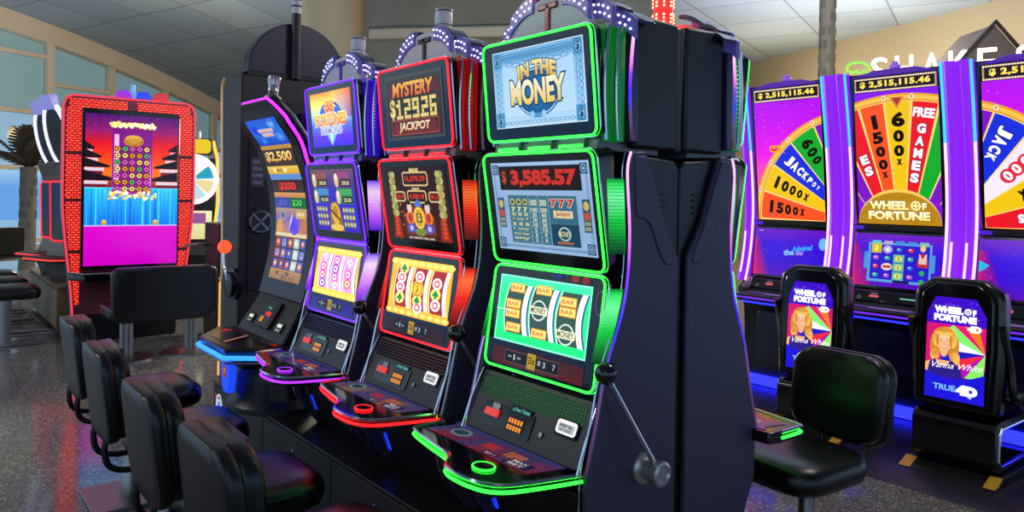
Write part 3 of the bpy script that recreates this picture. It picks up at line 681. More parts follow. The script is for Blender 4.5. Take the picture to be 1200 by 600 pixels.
# ------------------------------------------------------------------ curved-screen machine
def curved_machine():
    yc = 4.435; t = thing('curved_slot_machine', 'slot machine with one tall curved screen, purple arch and blue lit deck', 'slot machine', (2.04, yc, LZ), FACE)
    dz = -LZ
    prof = [(2.16, -.475), (2.10, -.44), (2.04, -.415), (1.93, -.335), (1.82, -.295), (1.67, -.245), (1.50, -.225), (1.30, -.23), (1.11, -.27), (1.02, -.295)]
    C = [Vector((0, y, z)) for z, y in prof[::-1]]; C = spline(C, 4)
    L = [0]
    for a, b in zip(C, C[1:]): L.append(L[-1] + (b - a).length)
    tot = L[-1]
    def F(u, v, d=0.):
        """v: 0 bottom .. 1 top along the curve"""
        s = v * tot; i = max(j for j in range(len(L) - 1) if L[j] <= s or j == 0); i = min(i, len(C) - 2)
        q = (s - L[i]) / (L[i + 1] - L[i]); p = C[i].lerp(C[i + 1], q); tg = (C[i + 1] - C[i]).normalized(); n = Vector((1, 0, 0)).cross(tg)
        return Vector((u, 0, 0)) + p + n * d
    def hw(v): return .335 if v < .9 else .335 - .14 * (v - .9) / .1
    # monitor shell: wide curved slab with clipped top corners
    bm = B(); n = 30; rows = []
    for i in range(n + 1):
        v = i / n; h = hw(v); rows.append([bm.verts.new(F(-h, v, 0)), bm.verts.new(F(h, v, 0)), bm.verts.new(F(h, v, -.075)), bm.verts.new(F(-h, v, -.075))])
    for a, b in zip(rows, rows[1:]):
        for k in range(4): bm.faces.new((a[k], a[(k + 1) % 4], b[(k + 1) % 4], b[k]))
    bm.faces.new(rows[0]); bm.faces.new(rows[-1][::-1])
    mon = obj('curved_monitor', bm, mat('black matt bezel', (22, 19, 20), .35), t, .006, dz=dz)
    edge = [F(hw(i / 30), i / 30, -.02) + Vector((.004, 0, 0)) for i in range(31)] + [F(-hw(i / 30), i / 30, -.02) - Vector((.004, 0, 0)) for i in range(30, -1, -1)]
    bm = B(); tube(bm, edge, .0095, 6); obj('arch_light', bm, light('magenta arch light', (190, 40, 255), 2.6), mon, dz=dz)
    bm = B(); tube(bm, [p + Vector((0, .045, .006)) for p in edge], .012, 6); obj('arch_trim', bm, M_STEEL, mon, dz=dz)
    # picture
    S = .235; lo, hi = .085, .915
    G = lambda u, v, d: F(u, lo + (hi - lo) * v, d)
    p = Pic(); R = lambda y0, y1, c, l=1, top=None, x0=-S, x1=S, ny=4: p.rect(x0, y0, x1, y1, c, l, top, 1, ny)
    p.stops(-S, .82, S, 1, [(20, 60, 190), (40, 130, 235), (30, 80, 215)], 1, 2, 4)
    for x, y, r, c in ((-.15, .93, .07, (20, 60, 210)), (.15, .88, .08, (90, 170, 245)), (-.12, .86, .05, (70, 150, 240)), (.13, .96, .07, (120, 200, 250))): p.ell(x, y, r, r * .5, c, 2, edge=(30, 90, 220))
    p.text('DIAMONDS', .0, .925, .22, .022, (210, 60, 30), 5, top=(250, 190, 90), out=(250, 235, 200)); p.text('DEVILS', .0, .895, .16, .022, (210, 60, 30), 5, top=(250, 190, 90), out=(250, 235, 200))
    R(.80, .825, (190, 140, 60), 3); R(.70, .80, (62, 38, 30), 2); p.text('$2,500', .0, .752, .40, .07, (225, 140, 40), 6, top=(255, 225, 130), bold=.04, out=(30, 15, 10))
    R(.645, .695, (220, 165, 40), 2, (240, 205, 80)); p.ell(-.12, .67, .03, .015, (250, 235, 170), 3); p.ell(.03, .67, .03, .015, (250, 235, 170), 3); p.text('MINOR', -.04, .67, .10, .02, (130, 60, 10), 5)
    R(.61, .645, (90, 140, 210), 2); R(.53, .61, (50, 22, 24), 2); p.text('$250', .0, .568, .26, .052, (215, 40, 30), 6, bold=.06, out=(90, 10, 10))
    R(.50, .53, (190, 120, 60), 2, (225, 165, 90))
    R(.435, .50, (50, 70, 160), 2, x1=0); R(.435, .50, (20, 90, 40), 2, x0=0.); p.text('$50', -.10, .468, .12, .04, (90, 110, 230), 6, out=(20, 20, 70)); p.text('$20', .11, .468, .14, .042, (80, 220, 80), 6, out=(10, 50, 15))
    p.stops(-S, .26, S, .435, [(200, 140, 60), (170, 120, 130), (130, 90, 170), (190, 150, 110)], 1, 2, 4)
    p.ell(-.12, .39, .055, .028, (150, 150, 175), 2); p.ell(-.12, .39, .035, .018, (95, 95, 130), 3); p.ell(.05, .33, .075, .055, (70, 40, 225), 3, edge=(110, 60, 230)); p.ell(.19, .34, .04, .06, (200, 110, 50), 2); p.ell(-.17, .32, .05, .05, (220, 150, 60), 2)
    p.poly([(-.03, .30), (.02, .37), (.03, .41), (-.005, .36)], (240, 230, 250), 4); R(.375, .425, (205, 165, 80), 3, x0=.08, x1=.225, ny=1); p.text('$500', .15, .40, .1, .02, (250, 235, 190), 5)
    R(.265, .285, (230, 210, 160), 3)
    for c in range(5):
        for r in range(3):
            x0 = -S + .012 + c * .0925; y0 = .065 + r * .066
            col = random.choice([(60, 70, 170), (70, 80, 190), (150, 60, 60), (90, 90, 180)]) if c != 3 else (185, 195, 190)
            p.rect(x0, y0, x0 + .082, y0 + .058, col, 2)
            if c == 3: p.ell(x0 + .041, y0 + .029, .03, .02, (225, 230, 215), 3)
            else:
                k = (c * 3 + r) % 4
                p.ell(x0 + .041, y0 + .029, .026, .02, [(210, 120, 60), (180, 180, 220), (220, 90, 60), (40, 60, 200)][k], 3); p.ell(x0 + .041, y0 + .032, .014, .011, [(250, 220, 140), (70, 90, 200), (250, 200, 160), (235, 200, 90)][k], 4)
    R(.0, .062, (150, 105, 60), 1, (180, 130, 70)); p.rect(-.14, .03, .06, .05, (110, 55, 40), 3); p.text('BONUS', -.04, .04, .1, .012, (240, 200, 120), 4)
    for i, s in enumerate('1594'): p.text(s, -.02 + i * .05, .016, .02, .02, (60, 35, 25), 3)
    p.build('curved_screen', M_PIC, mon, G, dz)
    # body behind, console, faceted deck, round pedestal
    bm = B(); prism(bm, [(-.20, .62), (-.22, 1.0), (-.17, 1.3), (-.16, 1.55), (-.20, 1.75), (-.30, 2.02), (-.30, 2.1), (-.02, 2.1), (-.02, .62)], YZ, -.30, .30)
    obj('cabinet', bm, mat('blue violet cabinet', (40, 30, 95), .35), t, .01, dz=dz)
    cf = Frame(-.42, .80, -.275, 1.03)
    bm = B(); prism(bm, [(-.36, -cf.h / 2), (.36, -cf.h / 2), (.33, cf.h / 2), (-.33, cf.h / 2)], cf, -.10, 0); con = obj('console', bm, M_BODY, t, .012, dz=dz)
    bm = B(); prism(bm, rrect(.22, .17, .015, 4, 0, .005), cf, 0, .018); mod = obj('reader_panel', bm, M_GREY, con, .003, dz=dz)
    bm = B(); prism(bm, rrect(.16, .13, .008, 3, 0, .005), cf, .018, .020); obj('reader_face', bm, M_GLOSS, mod, dz=dz)
    p = Pic(); p.rect(-.04, .03, .05, .055, (14, 30, 30), 1); p.text('Free', .005, .043, .05, .016, (90, 200, 180), 2); p.rect(-.015, -.008, .06, .02, (225, 40, 40), 1); p.rect(-.06, -.055, -.005, -.015, (60, 30, 8), 1)
    for r in range(3):
        for c in range(3): p.rect(-.056 + c * .017, -.05 + r * .012, -.043 + c * .017, -.042 + r * .012, (255, 160, 40), 2)
    p.build('reader_display', M_PIC, mod, cf, dz, .021)
    for s in (-1, 1):
        bm = B(); prism(bm, rrect(.085, .06, .01, 3, s * .225, -.045), cf, 0, .008); sl = obj('slot_housing', bm, M_GLOSS, con, dz=dz)
        p = Pic(); p.rect(s * .225 - .03, -.045, s * .225 + .03, -.025, (225, 240, 215), 1); p.rect(s * .225 - .03, -.065, s * .225 + .03, -.058, (140, 170, 130), 1); p.build('slot_light', M_PIC, sl, cf, dz, .009)
    D = [(-.40, -.28), (-.47, -.50), (-.20, -.69), (.26, -.69), (.40, -.50), (.37, -.28)]
    bm = B(); prism(bm, D, XY, .74, .80)
    for v in bm.verts:
        if v.co.z < .77: v.co.x *= .96; v.co.y *= .97
    dk = obj('deck', bm, mat('black deck', (17, 14, 16), .25), t, .012, dz=dz)
    bm = B(); tube(bm, [(x * 1.004, y * 1.006, .752) for x, y in D], .013, 8); obj('deck_light', bm, light('blue deck light', (40, 120, 255), 2.6), dk, dz=dz)
    bm = B(); tube(bm, [(x * .99, y * .99, .722) for x, y in D], .007, 8); obj('deck_trim', bm, M_STEEL, dk, dz=dz)
    p = Pic(); p.poly([(-.36, -.50), (-.16, -.63), (.10, -.63), (-.02, -.44), (-.33, -.42)], (26, 12, 14), 1); p.poly([(-.34, -.50), (-.27, -.47), (-.25, -.55)], (215, 30, 40), 2); p.poly([(-.06, -.46), (-.045, -.455), (.08, -.63), (.06, -.635)], (225, 150, 130), 2); p.ell(.20, -.43, .07, .035, (60, 60, 66), 2); p.ell(.20, -.43, .05, .022, (16, 15, 17), 3); p.poly([(.26, -.45), (.33, -.44), (.31, -.40)], (200, 30, 40), 2)
    p.build('deck_screen', M_PICD, dk, lambda u, v, d: Vector((u, v, .801 + d)), dz)
    bm = B(); box2(bm, -.22, .22, -.58, -.30, .66, .735); obj('deck_bracket', bm, M_DARK, t, .02, dz=dz)
    bm = B(); prism(bm, [(-.09, .735), (.09, .735), (.07, .56), (.04, .50), (-.04, .50), (-.07, .56)], XZ, -.60, -.56); lb = obj('front_emblem', bm, light('blue emblem', (20, 60, 255), 1.6), t, .01, dz=dz)
    p = Pic(); p.poly(rrect(.07, .07, .02, 3, .0, .62), (120, 40, 30), 1); p.text('P', .0, .62, .03, .04, (230, 120, 60), 2); p.build('emblem_badge', M_PIC, lb, lambda u, v, d: Vector((u, -.601 - d, v)), dz)
    bm = B(); lathe(bm, [(0, .40), (.33, .40), (.33, .43), (.29, .47), (.27, .60), (.25, .66), (0, .66)], 40, Matrix.Translation((0, -.30, 0)) @ Matrix.Diagonal((1, .85, 1, 1))); obj('pedestal', bm, M_BODY, t, .0, dz=dz)
    # lamp on the arch
    Mc = Matrix.Translation((.05, -.37, 2.175)) @ ROTX(-8) @ ROTY(-12)
    bm = B(); lathe(bm, [(0, 0), (.05, 0), (.05, .02), (.035, .03), (.03, .05), (0, .05)], 18, Mc); sl = obj('signal_lamp', bm, M_STEEL, t, dz=dz)
    bm = B(); lathe(bm, [(0, .05), (.034, .05), (.03, .09), (.034, .10), (.04, .145), (0, .15)], 18, Mc); obj('lamp_lens', bm, mat('clear faceted lens', (190, 180, 185), .1, .5), sl, dz=dz)
curved_machine()

# ------------------------------------------------------------------ wheel machine at the end of the bank, seen from behind
t = thing('wheel_slot_machine', 'tall dark machine seen from behind with a round wheel topper and a candle pole', 'slot machine', (2.12, 5.385, 0))
side = [(.17, .0), (.17, 1.03), (.13, 1.06), (.15, 1.6), (.18, 2.1), (.19, 2.38), (.15, 2.44), (-.19, 2.44), (-.19, 0)]
bm = B(); prism(bm, side, YZ, -.36, .36); obj('body', bm, mat('brown black cabinet', (40, 35, 31), .45), t, .012)
for s in (-1, 1):
    bm = B(); tube(bm, spline([(s * .362, y + .002, z) for y, z in side[1:7]], 4), .011, 8); obj('edge_trim', bm, mat('champagne trim', (205, 170, 135), .25, .7, emis=(205, 150, 110), es=.25), t)
    bm = B(); tube(bm, [(s * .362, .172, .34), (s * .362, .172, 1.0)], .009, 8); obj('edge_lamp', bm, light('warm edge lamp', (255, 190, 110), .9), t)
bm = B(); prism(bm, rrect(.60, 1.30, .02, 3, 0, 1.62), XZ, -.20, -.188); bp = obj('back_panel', bm, mat('dark back panel', (22, 19, 22), .5), t, .003)
p = Pic(); p.rect(-.045, -.10, .045, .10, (84, 82, 92), 1)
for i, s in enumerate(('GUESTS', 'AND SLOT', 'PLAYERS', 'ONLY')): p.text(s, 0, .07 - i * .047, .07, .022, (185, 185, 195), 2)
p.build('warning_label', M_PRINT, t, lambda u, v, d: Vector((-.24 + u, -.2 - d, 1.78 + v)))
bm = B(); lathe(bm, [(0, 0), (.085, 0), (.085, .014), (.075, .02), (0, .012)], 28, Matrix.Translation((-.22, -.196, 1.44)) @ ROTX(90)); fan = obj('fan_grille', bm, M_GREY, t)
bm = B()
for a in (45, -45): box(bm, (-.22, -.216, 1.44), (.16, .006, .014), ROTY(a))
tube(bm, [(-.22 + .07 * math.cos(q * PI / 10), -.216, 1.44 + .07 * math.sin(q * PI / 10)) for q in range(20)], .004, 6, True)
obj('fan_guard', bm, M_STEEL, fan)
bm = B(); prism(bm, [(.36 * math.cos(PI * q / 30), .36 * math.sin(PI * q / 30)) for q in range(31)] + [(-.36, -.05), (.36, -.05)], lambda u, v, d: Vector((u + .06, d, 2.48 + v)), -.15, -.03); wt = obj('wheel_topper', bm, mat('dark violet disc', (44, 40, 58), .4), t, .008)
bm = B(); box2(bm, -.30, .36, -.16, 0, 2.43, 2.475)
for i in range(6): box2(bm, .10 + i * .03, .118 + i * .03, -.165, -.155, 2.40, 2.45)
obj('topper_bracket', bm, M_DARK, wt, .006)
bm = B(); lathe(bm, [(0, 2.44), (.032, 2.44), (.032, 2.90), (0, 2.90)], 16, Matrix.Translation((.02, -.19, 0))); pl = obj('candle_pole', bm, M_BODY, t)
bm = B(); lathe(bm, [(0, 2.90), (.034, 2.90), (.034, 2.945), (0, 2.945)], 16, Matrix.Translation((.02, -.19, 0))); lathe(bm, [(0, 2.957), (.034, 2.957), (.034, 2.99), (0, 2.99)], 16, Matrix.Translation((.02, -.19, 0))); obj('candle_lens', bm, mat('white lens', (220, 220, 215), .3), pl)
bm = B(); lathe(bm, [(0, 2.945), (.036, 2.945), (.036, 2.957), (0, 2.957)], 16, Matrix.Translation((.02, -.19, 0))); lathe(bm, [(0, 2.99), (.036, 2.99), (.03, 3.01), (0, 3.01)], 16, Matrix.Translation((.02, -.19, 0))); obj('candle_cap', bm, M_BODY, pl)
Mh = Matrix.Translation((-.36, -.165, 1.02)) @ ROTY(-90)
bm = B(); lathe(bm, [(0, 0), (.105, 0), (.105, .03), (.085, .035), (.085, .06), (.06, .066), (0, .066)], 28, Mh); hb = obj('handle_hub', bm, mat('blue black hub', (16, 16, 28), .3), t)
bm = B(); tube(bm, spline([(-.42, -.165, 1.05), (-.43, -.16, 1.10), (-.435, -.15, 1.13), (-.44, -.14, 1.17), (-.435, -.135, 1.24)], 4), .012, 8); obj('handle_arm', bm, M_CHROME, hb)
bm = B(); sphere(bm, (-.433, -.135, 1.27), .046); obj('handle_ball', bm, light('orange lit ball', (255, 80, 40), 1.5), hb)
bm = B(); prism(bm, [(.10, .0), (.34, .06), (.19, .34), (.17, .9), (.10, .9)], YZ, -.30, .30); obj('front_console', bm, M_BODY, t, .01)

# ------------------------------------------------------------------ chairs
def pad(outline, th, rim, curve=0., crown=0.):
    """an upholstered pad: outline in (u, v), thickness along y, softened rim"""
    bm = B(); fs = prism(bm, outline, XZ, -th / 2, th / 2)
    bmesh.ops.bevel(bm, geom=[e for e in bm.edges if abs(e.verts[0].co.y - e.verts[1].co.y) < 1e-6], offset=rim, segments=4, profile=.5, affect='EDGES', clamp_overlap=True)
    caps = [f for f in bm.faces if len(f.verts) > 8]
    for f in caps:
        r = bmesh.ops.inset_region(bm, faces=[f], thickness=.05, depth=0)
        f.normal_update()
        for v in f.verts: v.co.y += (crown if v.co.y > 0 else 0)
    for v in bm.verts: v.co.y += curve * v.co.x ** 2
    return bm
def seat_pad(w, d, th):
    """stacked rounded outlines, puffed on top"""
    bm = B(); rings = []
    for ins, z in ((.07, -.50), (.025, -.47), (.008, -.36), (0, -.15), (0, .10), (.007, .28), (.024, .42), (.055, .52), (.11, .58), (.17, .60)):
        o = rrect(w - 2 * ins, d - 2 * ins, max(.02, .125 - ins * .6), 7, 0, 0, max(.02, .14 - ins * .6))
        rings.append([bm.verts.new((x, y, z * th)) for x, y in o])
    n = len(rings[0])
    for a, b in zip(rings, rings[1:]):
        for k in range(n): bm.faces.new((a[k], a[(k + 1) % n], b[(k + 1) % n], b[k]))
    bm.faces.new(rings[0][::-1]); bm.faces.new(rings[-1])
    return bm
def back_outline(w, h, r):
    """wide shoulders, narrower waist"""
    return [(x * (1 - .10 * max(0, (.15 - y / h))), y) for x, y in rrect(w, h, r, 6, 0, 0, r * .8)]
def casino_chair(name, label, loc, rz, group=None, first=None, round_base=False):
    t = thing(name, label, 'chair', loc, rz, group)
    bm = seat_pad(.47, .50, .12); bmesh.ops.translate(bm, vec=(0, .08, .54), verts=bm.verts); st = obj('seat', bm, M_LEATH, t, ang=60)
    bm = B(); prism(bm, rrect(.36, .36, .05, 4, 0, .06), XY, .475, .50); obj('seat_pan', bm, M_SHELL, t, .004)
    tilt = Matrix.Translation((0, -.245, .785)) @ ROTX(7)
    bm = pad(back_outline(.47, .39, .10), .05, .02, .22); bmesh.ops.transform(bm, matrix=tilt @ Matrix.Translation((0, -.035, 0)), verts=bm.verts); bs = obj('back_shell', bm, M_SHELL, t, ang=60)
    bm = pad(back_outline(.455, .375, .10), .075, .03, .22, .012); bmesh.ops.transform(bm, matrix=tilt @ Matrix.Translation((0, .012, .002)), verts=bm.verts); obj('backrest', bm, M_LEATH, t, ang=60)
    for s in (-1, 1):
        bm = B(); tube(bm, spline([(s * .12, -.265, .62), (s * .12, -.275, .55), (s * .12, -.25, .48), (s * .12, -.16, .455), (s * .12, -.0, .47)], 5), .010, 8, flat=1.3); obj('back_bracket', bm, M_SHELL, t)
    bm = B(); lathe(bm, [(0, .02), (.045, .02), (.045, .10), (.036, .12), (.036, .44), (.07, .475), (0, .475)], 20); obj('pole', bm, M_STEEL, t)
    bm = B()
    if round_base: lathe(bm, [(0, 0), (.24, 0), (.24, .012), (.2, .022), (0, .028)], 32)
    else: prism(bm, rrect(.42, .42, .03, 4), XY, 0, .02)
    obj('base_plate', bm, M_STEEL, t, .003)
    return t
ch = 'black swivel chairs along the long base'
c0 = casino_chair('casino_chair', 'black swivel chair facing the green banknote machine, nearest of the row', (.955, 2.20, 0), FACE, ch)
for y, x, a, lb in ((2.86, .935, 0, 'black swivel chair facing the red mystery jackpot machine'), (3.68, .94, 0, 'black swivel chair facing the violet fortunes machine'), (4.50, .965, 0, 'black swivel chair facing the curved-screen machine, farthest of the row')):
    c = copy_tree(c0); c.location = (x, y, 0); c.rotation_euler = (0, 0, FACE + math.radians(a)); c['label'] = lb
c = copy_tree(c0); c.location = (3.06, 1.80, 0); c.rotation_euler = (0, 0, PI / 2 + math.radians(-4)); c['label'] = 'black swivel chair in the aisle with its metal pole showing, by the screen-backed seats'; c['group'] = 'swivel chairs in the aisle'
c = copy_tree(c0); c.location = (2.93, 2.62, 0); c.rotation_euler = (0, 0, PI / 2); c['label'] = 'black swivel chair mostly hidden behind the other aisle chair'; c['group'] = 'swivel chairs in the aisle'
# ------------------------------------------------------------------ camera
EYE = Vector((0, 0, 1.65)); TH = math.atan2(710, 900); RO = math.radians(1.0)
right = Vector((math.cos(TH), -math.sin(TH), 0)); fwd = Vector((math.sin(TH), math.cos(TH), 0)); upv = Vector((0, 0, 1))
cx_ = right * math.cos(RO) + upv * math.sin(RO); cy_ = upv * math.cos(RO) - right * math.sin(RO)
cam = bpy.data.cameras.new('camera'); co = bpy.data.objects.new('camera', cam); COL.objects.link(co)
m3 = Matrix((cx_, cy_, -fwd)).transposed(); co.matrix_world = Matrix.Translation(EYE) @ m3.to_4x4()
cam.sensor_width = 36; cam.lens = 27; cam.shift_y = -71 / 1200; cam.clip_end = 300
SC.camera = co
SC.view_settings.view_transform = 'Standard'; SC.view_settings.look = 'None'; SC.view_settings.gamma = 1; SC.view_settings.exposure = 0
SC.view_settings.use_curve_mapping = False
SC.cycles.use_denoising = True; SC.cycles.max_bounces = 6; SC.cycles.diffuse_bounces = 3; SC.cycles.glossy_bounces = 3; SC.cycles.transparent_max_bounces = 8; SC.cycles.transmission_bounces = 3
SC.cycles.sample_clamp_indirect = 4; SC.cycles.caustics_reflective = False; SC.cycles.caustics_refractive = False

def cw(u, Z, z=0.):
    """a point from its direction across the view (tangent u) and its distance straight ahead"""
    p = right * (u * Z) + fwd * Z; return Vector((p.x, p.y, z))

# ------------------------------------------------------------------ daylight
w = bpy.data.worlds.new('sky'); SC.world = w; w.use_nodes = True
nt = w.node_tree; bg = nt.nodes['Background']
tc = nt.nodes.new('ShaderNodeTexCoord'); sx = nt.nodes.new('ShaderNodeSeparateXYZ'); rp = nt.nodes.new('ShaderNodeValToRGB')
nt.links.new(tc.outputs['Generated'], sx.inputs[0]); nt.links.new(sx.outputs['Z'], rp.inputs['Fac']); nt.links.new(rp.outputs['Color'], bg.inputs['Color'])
e = rp.color_ramp.elements; e[0].position = 0.; e[0].color = (*lin((105, 160, 220)), 1); e[1].position = .5; e[1].color = (*lin((150, 175, 190)), 1)
q = e.new(.02); q.color = (*lin((175, 205, 235)), 1)
bg.inputs['Strength'].default_value = 1.25

# ------------------------------------------------------------------ the hall
def terrazzo():
    m = mat('polished terrazzo', (92, 90, 92), .11, spec=.7)
    nt = m.node_tree; b = nt.nodes['Principled BSDF']
    tc = nt.nodes.new('ShaderNodeTexCoord'); v = nt.nodes.new('ShaderNodeTexVoronoi'); v.inputs['Scale'].default_value = 95
    r = nt.nodes.new('ShaderNodeValToRGB'); cr = r.color_ramp; cr.interpolation = 'CONSTANT'
    cr.elements[0].position = 0; cr.elements[0].color = (*lin((124, 120, 120)), 1); cr.elements[1].position = .60; cr.elements[1].color = (*lin((156, 150, 146)), 1)
    for p, c in ((.78, (94, 91, 92)), (.93, (204, 198, 190))): q = cr.elements.new(p); q.color = (*lin(c), 1)
    sp = nt.nodes.new('ShaderNodeSeparateColor')
    nt.links.new(tc.outputs['Object'], v.inputs['Vector']); nt.links.new(v.outputs['Color'], sp.inputs[0]); nt.links.new(sp.outputs[0], r.inputs['Fac'])
    n = nt.nodes.new('ShaderNodeTexNoise'); n.inputs['Scale'].default_value = .9
    mx = nt.nodes.new('ShaderNodeMix'); mx.data_type = 'RGBA'; mx.blend_type = 'MULTIPLY'; mx.inputs[0].default_value = .35
    nt.links.new(tc.outputs['Object'], n.inputs['Vector']); nt.links.new(r.outputs['Color'], mx.inputs[6]); nt.links.new(n.outputs['Color'], mx.inputs[7]); nt.links.new(mx.outputs[2], b.inputs['Base Color'])
    return m
M_FLOOR = terrazzo()
bm = B(); box2(bm, -14, 30, -10, 45, -.1, 0); struct('floor', bm, M_FLOOR, smooth=False)

E_ = Vector((.88, .474, 0)).normalized(); N_ = Vector((-E_.y, E_.x, 0)); P0 = Vector((2.49, 26.07, 0))
def wl(t, z, d=0.): return P0 + E_ * t + N_ * d + Vector((0, 0, z))
def ssm(x, a, b): x = min(1, max(0, (x - a) / (b - a))); return x * x * (3 - 2 * x)
def roof_at_window(t): return 6.62 - .125 * (t + .47) - .0105 * (t + .47) ** 2 if t > -6 else 6.62 + .125 * 5.53 - .32 - .02 * (t + 6)
def roof(x, y):
    v = Vector((x, y, 0)) - P0; t = v.dot(E_); q = v.dot(N_)
    return 5.75 + (roof_at_window(t) - 5.75) * ssm(q, -15, -7)
M_FRAMEW = mat('beige painted steel', (236, 216, 186), .5)
def ceiling_mat():
    m = mat('acoustic ceiling tile', (150, 164, 173), .7)
    nt = m.node_tree; b = nt.nodes['Principled BSDF']
    tc = nt.nodes.new('ShaderNodeTexCoord'); mp = nt.nodes.new('ShaderNodeMapping'); mp.inputs['Rotation'].default_value[2] = math.radians(-20)
    br = nt.nodes.new('ShaderNodeTexBrick'); br.offset = 0; br.inputs['Color1'].default_value = (*lin((154, 169, 178)), 1); br.inputs['Color2'].default_value = (*lin((138, 154, 165)), 1); br.inputs['Mortar'].default_value = (*lin((104, 116, 124)), 1)
    br.inputs['Scale'].default_value = 1; br.inputs['Brick Width'].default_value = 1.8; br.inputs['Row Height'].default_value = 1.8; br.inputs['Mortar Size'].default_value = .02
    nt.links.new(tc.outputs['Object'], mp.inputs[0]); nt.links.new(mp.outputs[0], br.inputs['Vector']); nt.links.new(br.outputs['Color'], b.inputs['Base Color'])
    return m
bm = B(); nx, ny = 44, 50; g = []
for i in range(nx + 1):
    g.append([])
    for j in range(ny + 1):
        p = wl(-26 + 52 * i / nx, 0, .25 - 45 * j / ny); p.z = roof(p.x, p.y); g[-1].append(bm.verts.new(p))
for i in range(nx):
    for j in range(ny): bm.faces.new((g[i][j], g[i + 1][j], g[i + 1][j + 1], g[i][j + 1]))
struct('ceiling', bm, ceiling_mat())
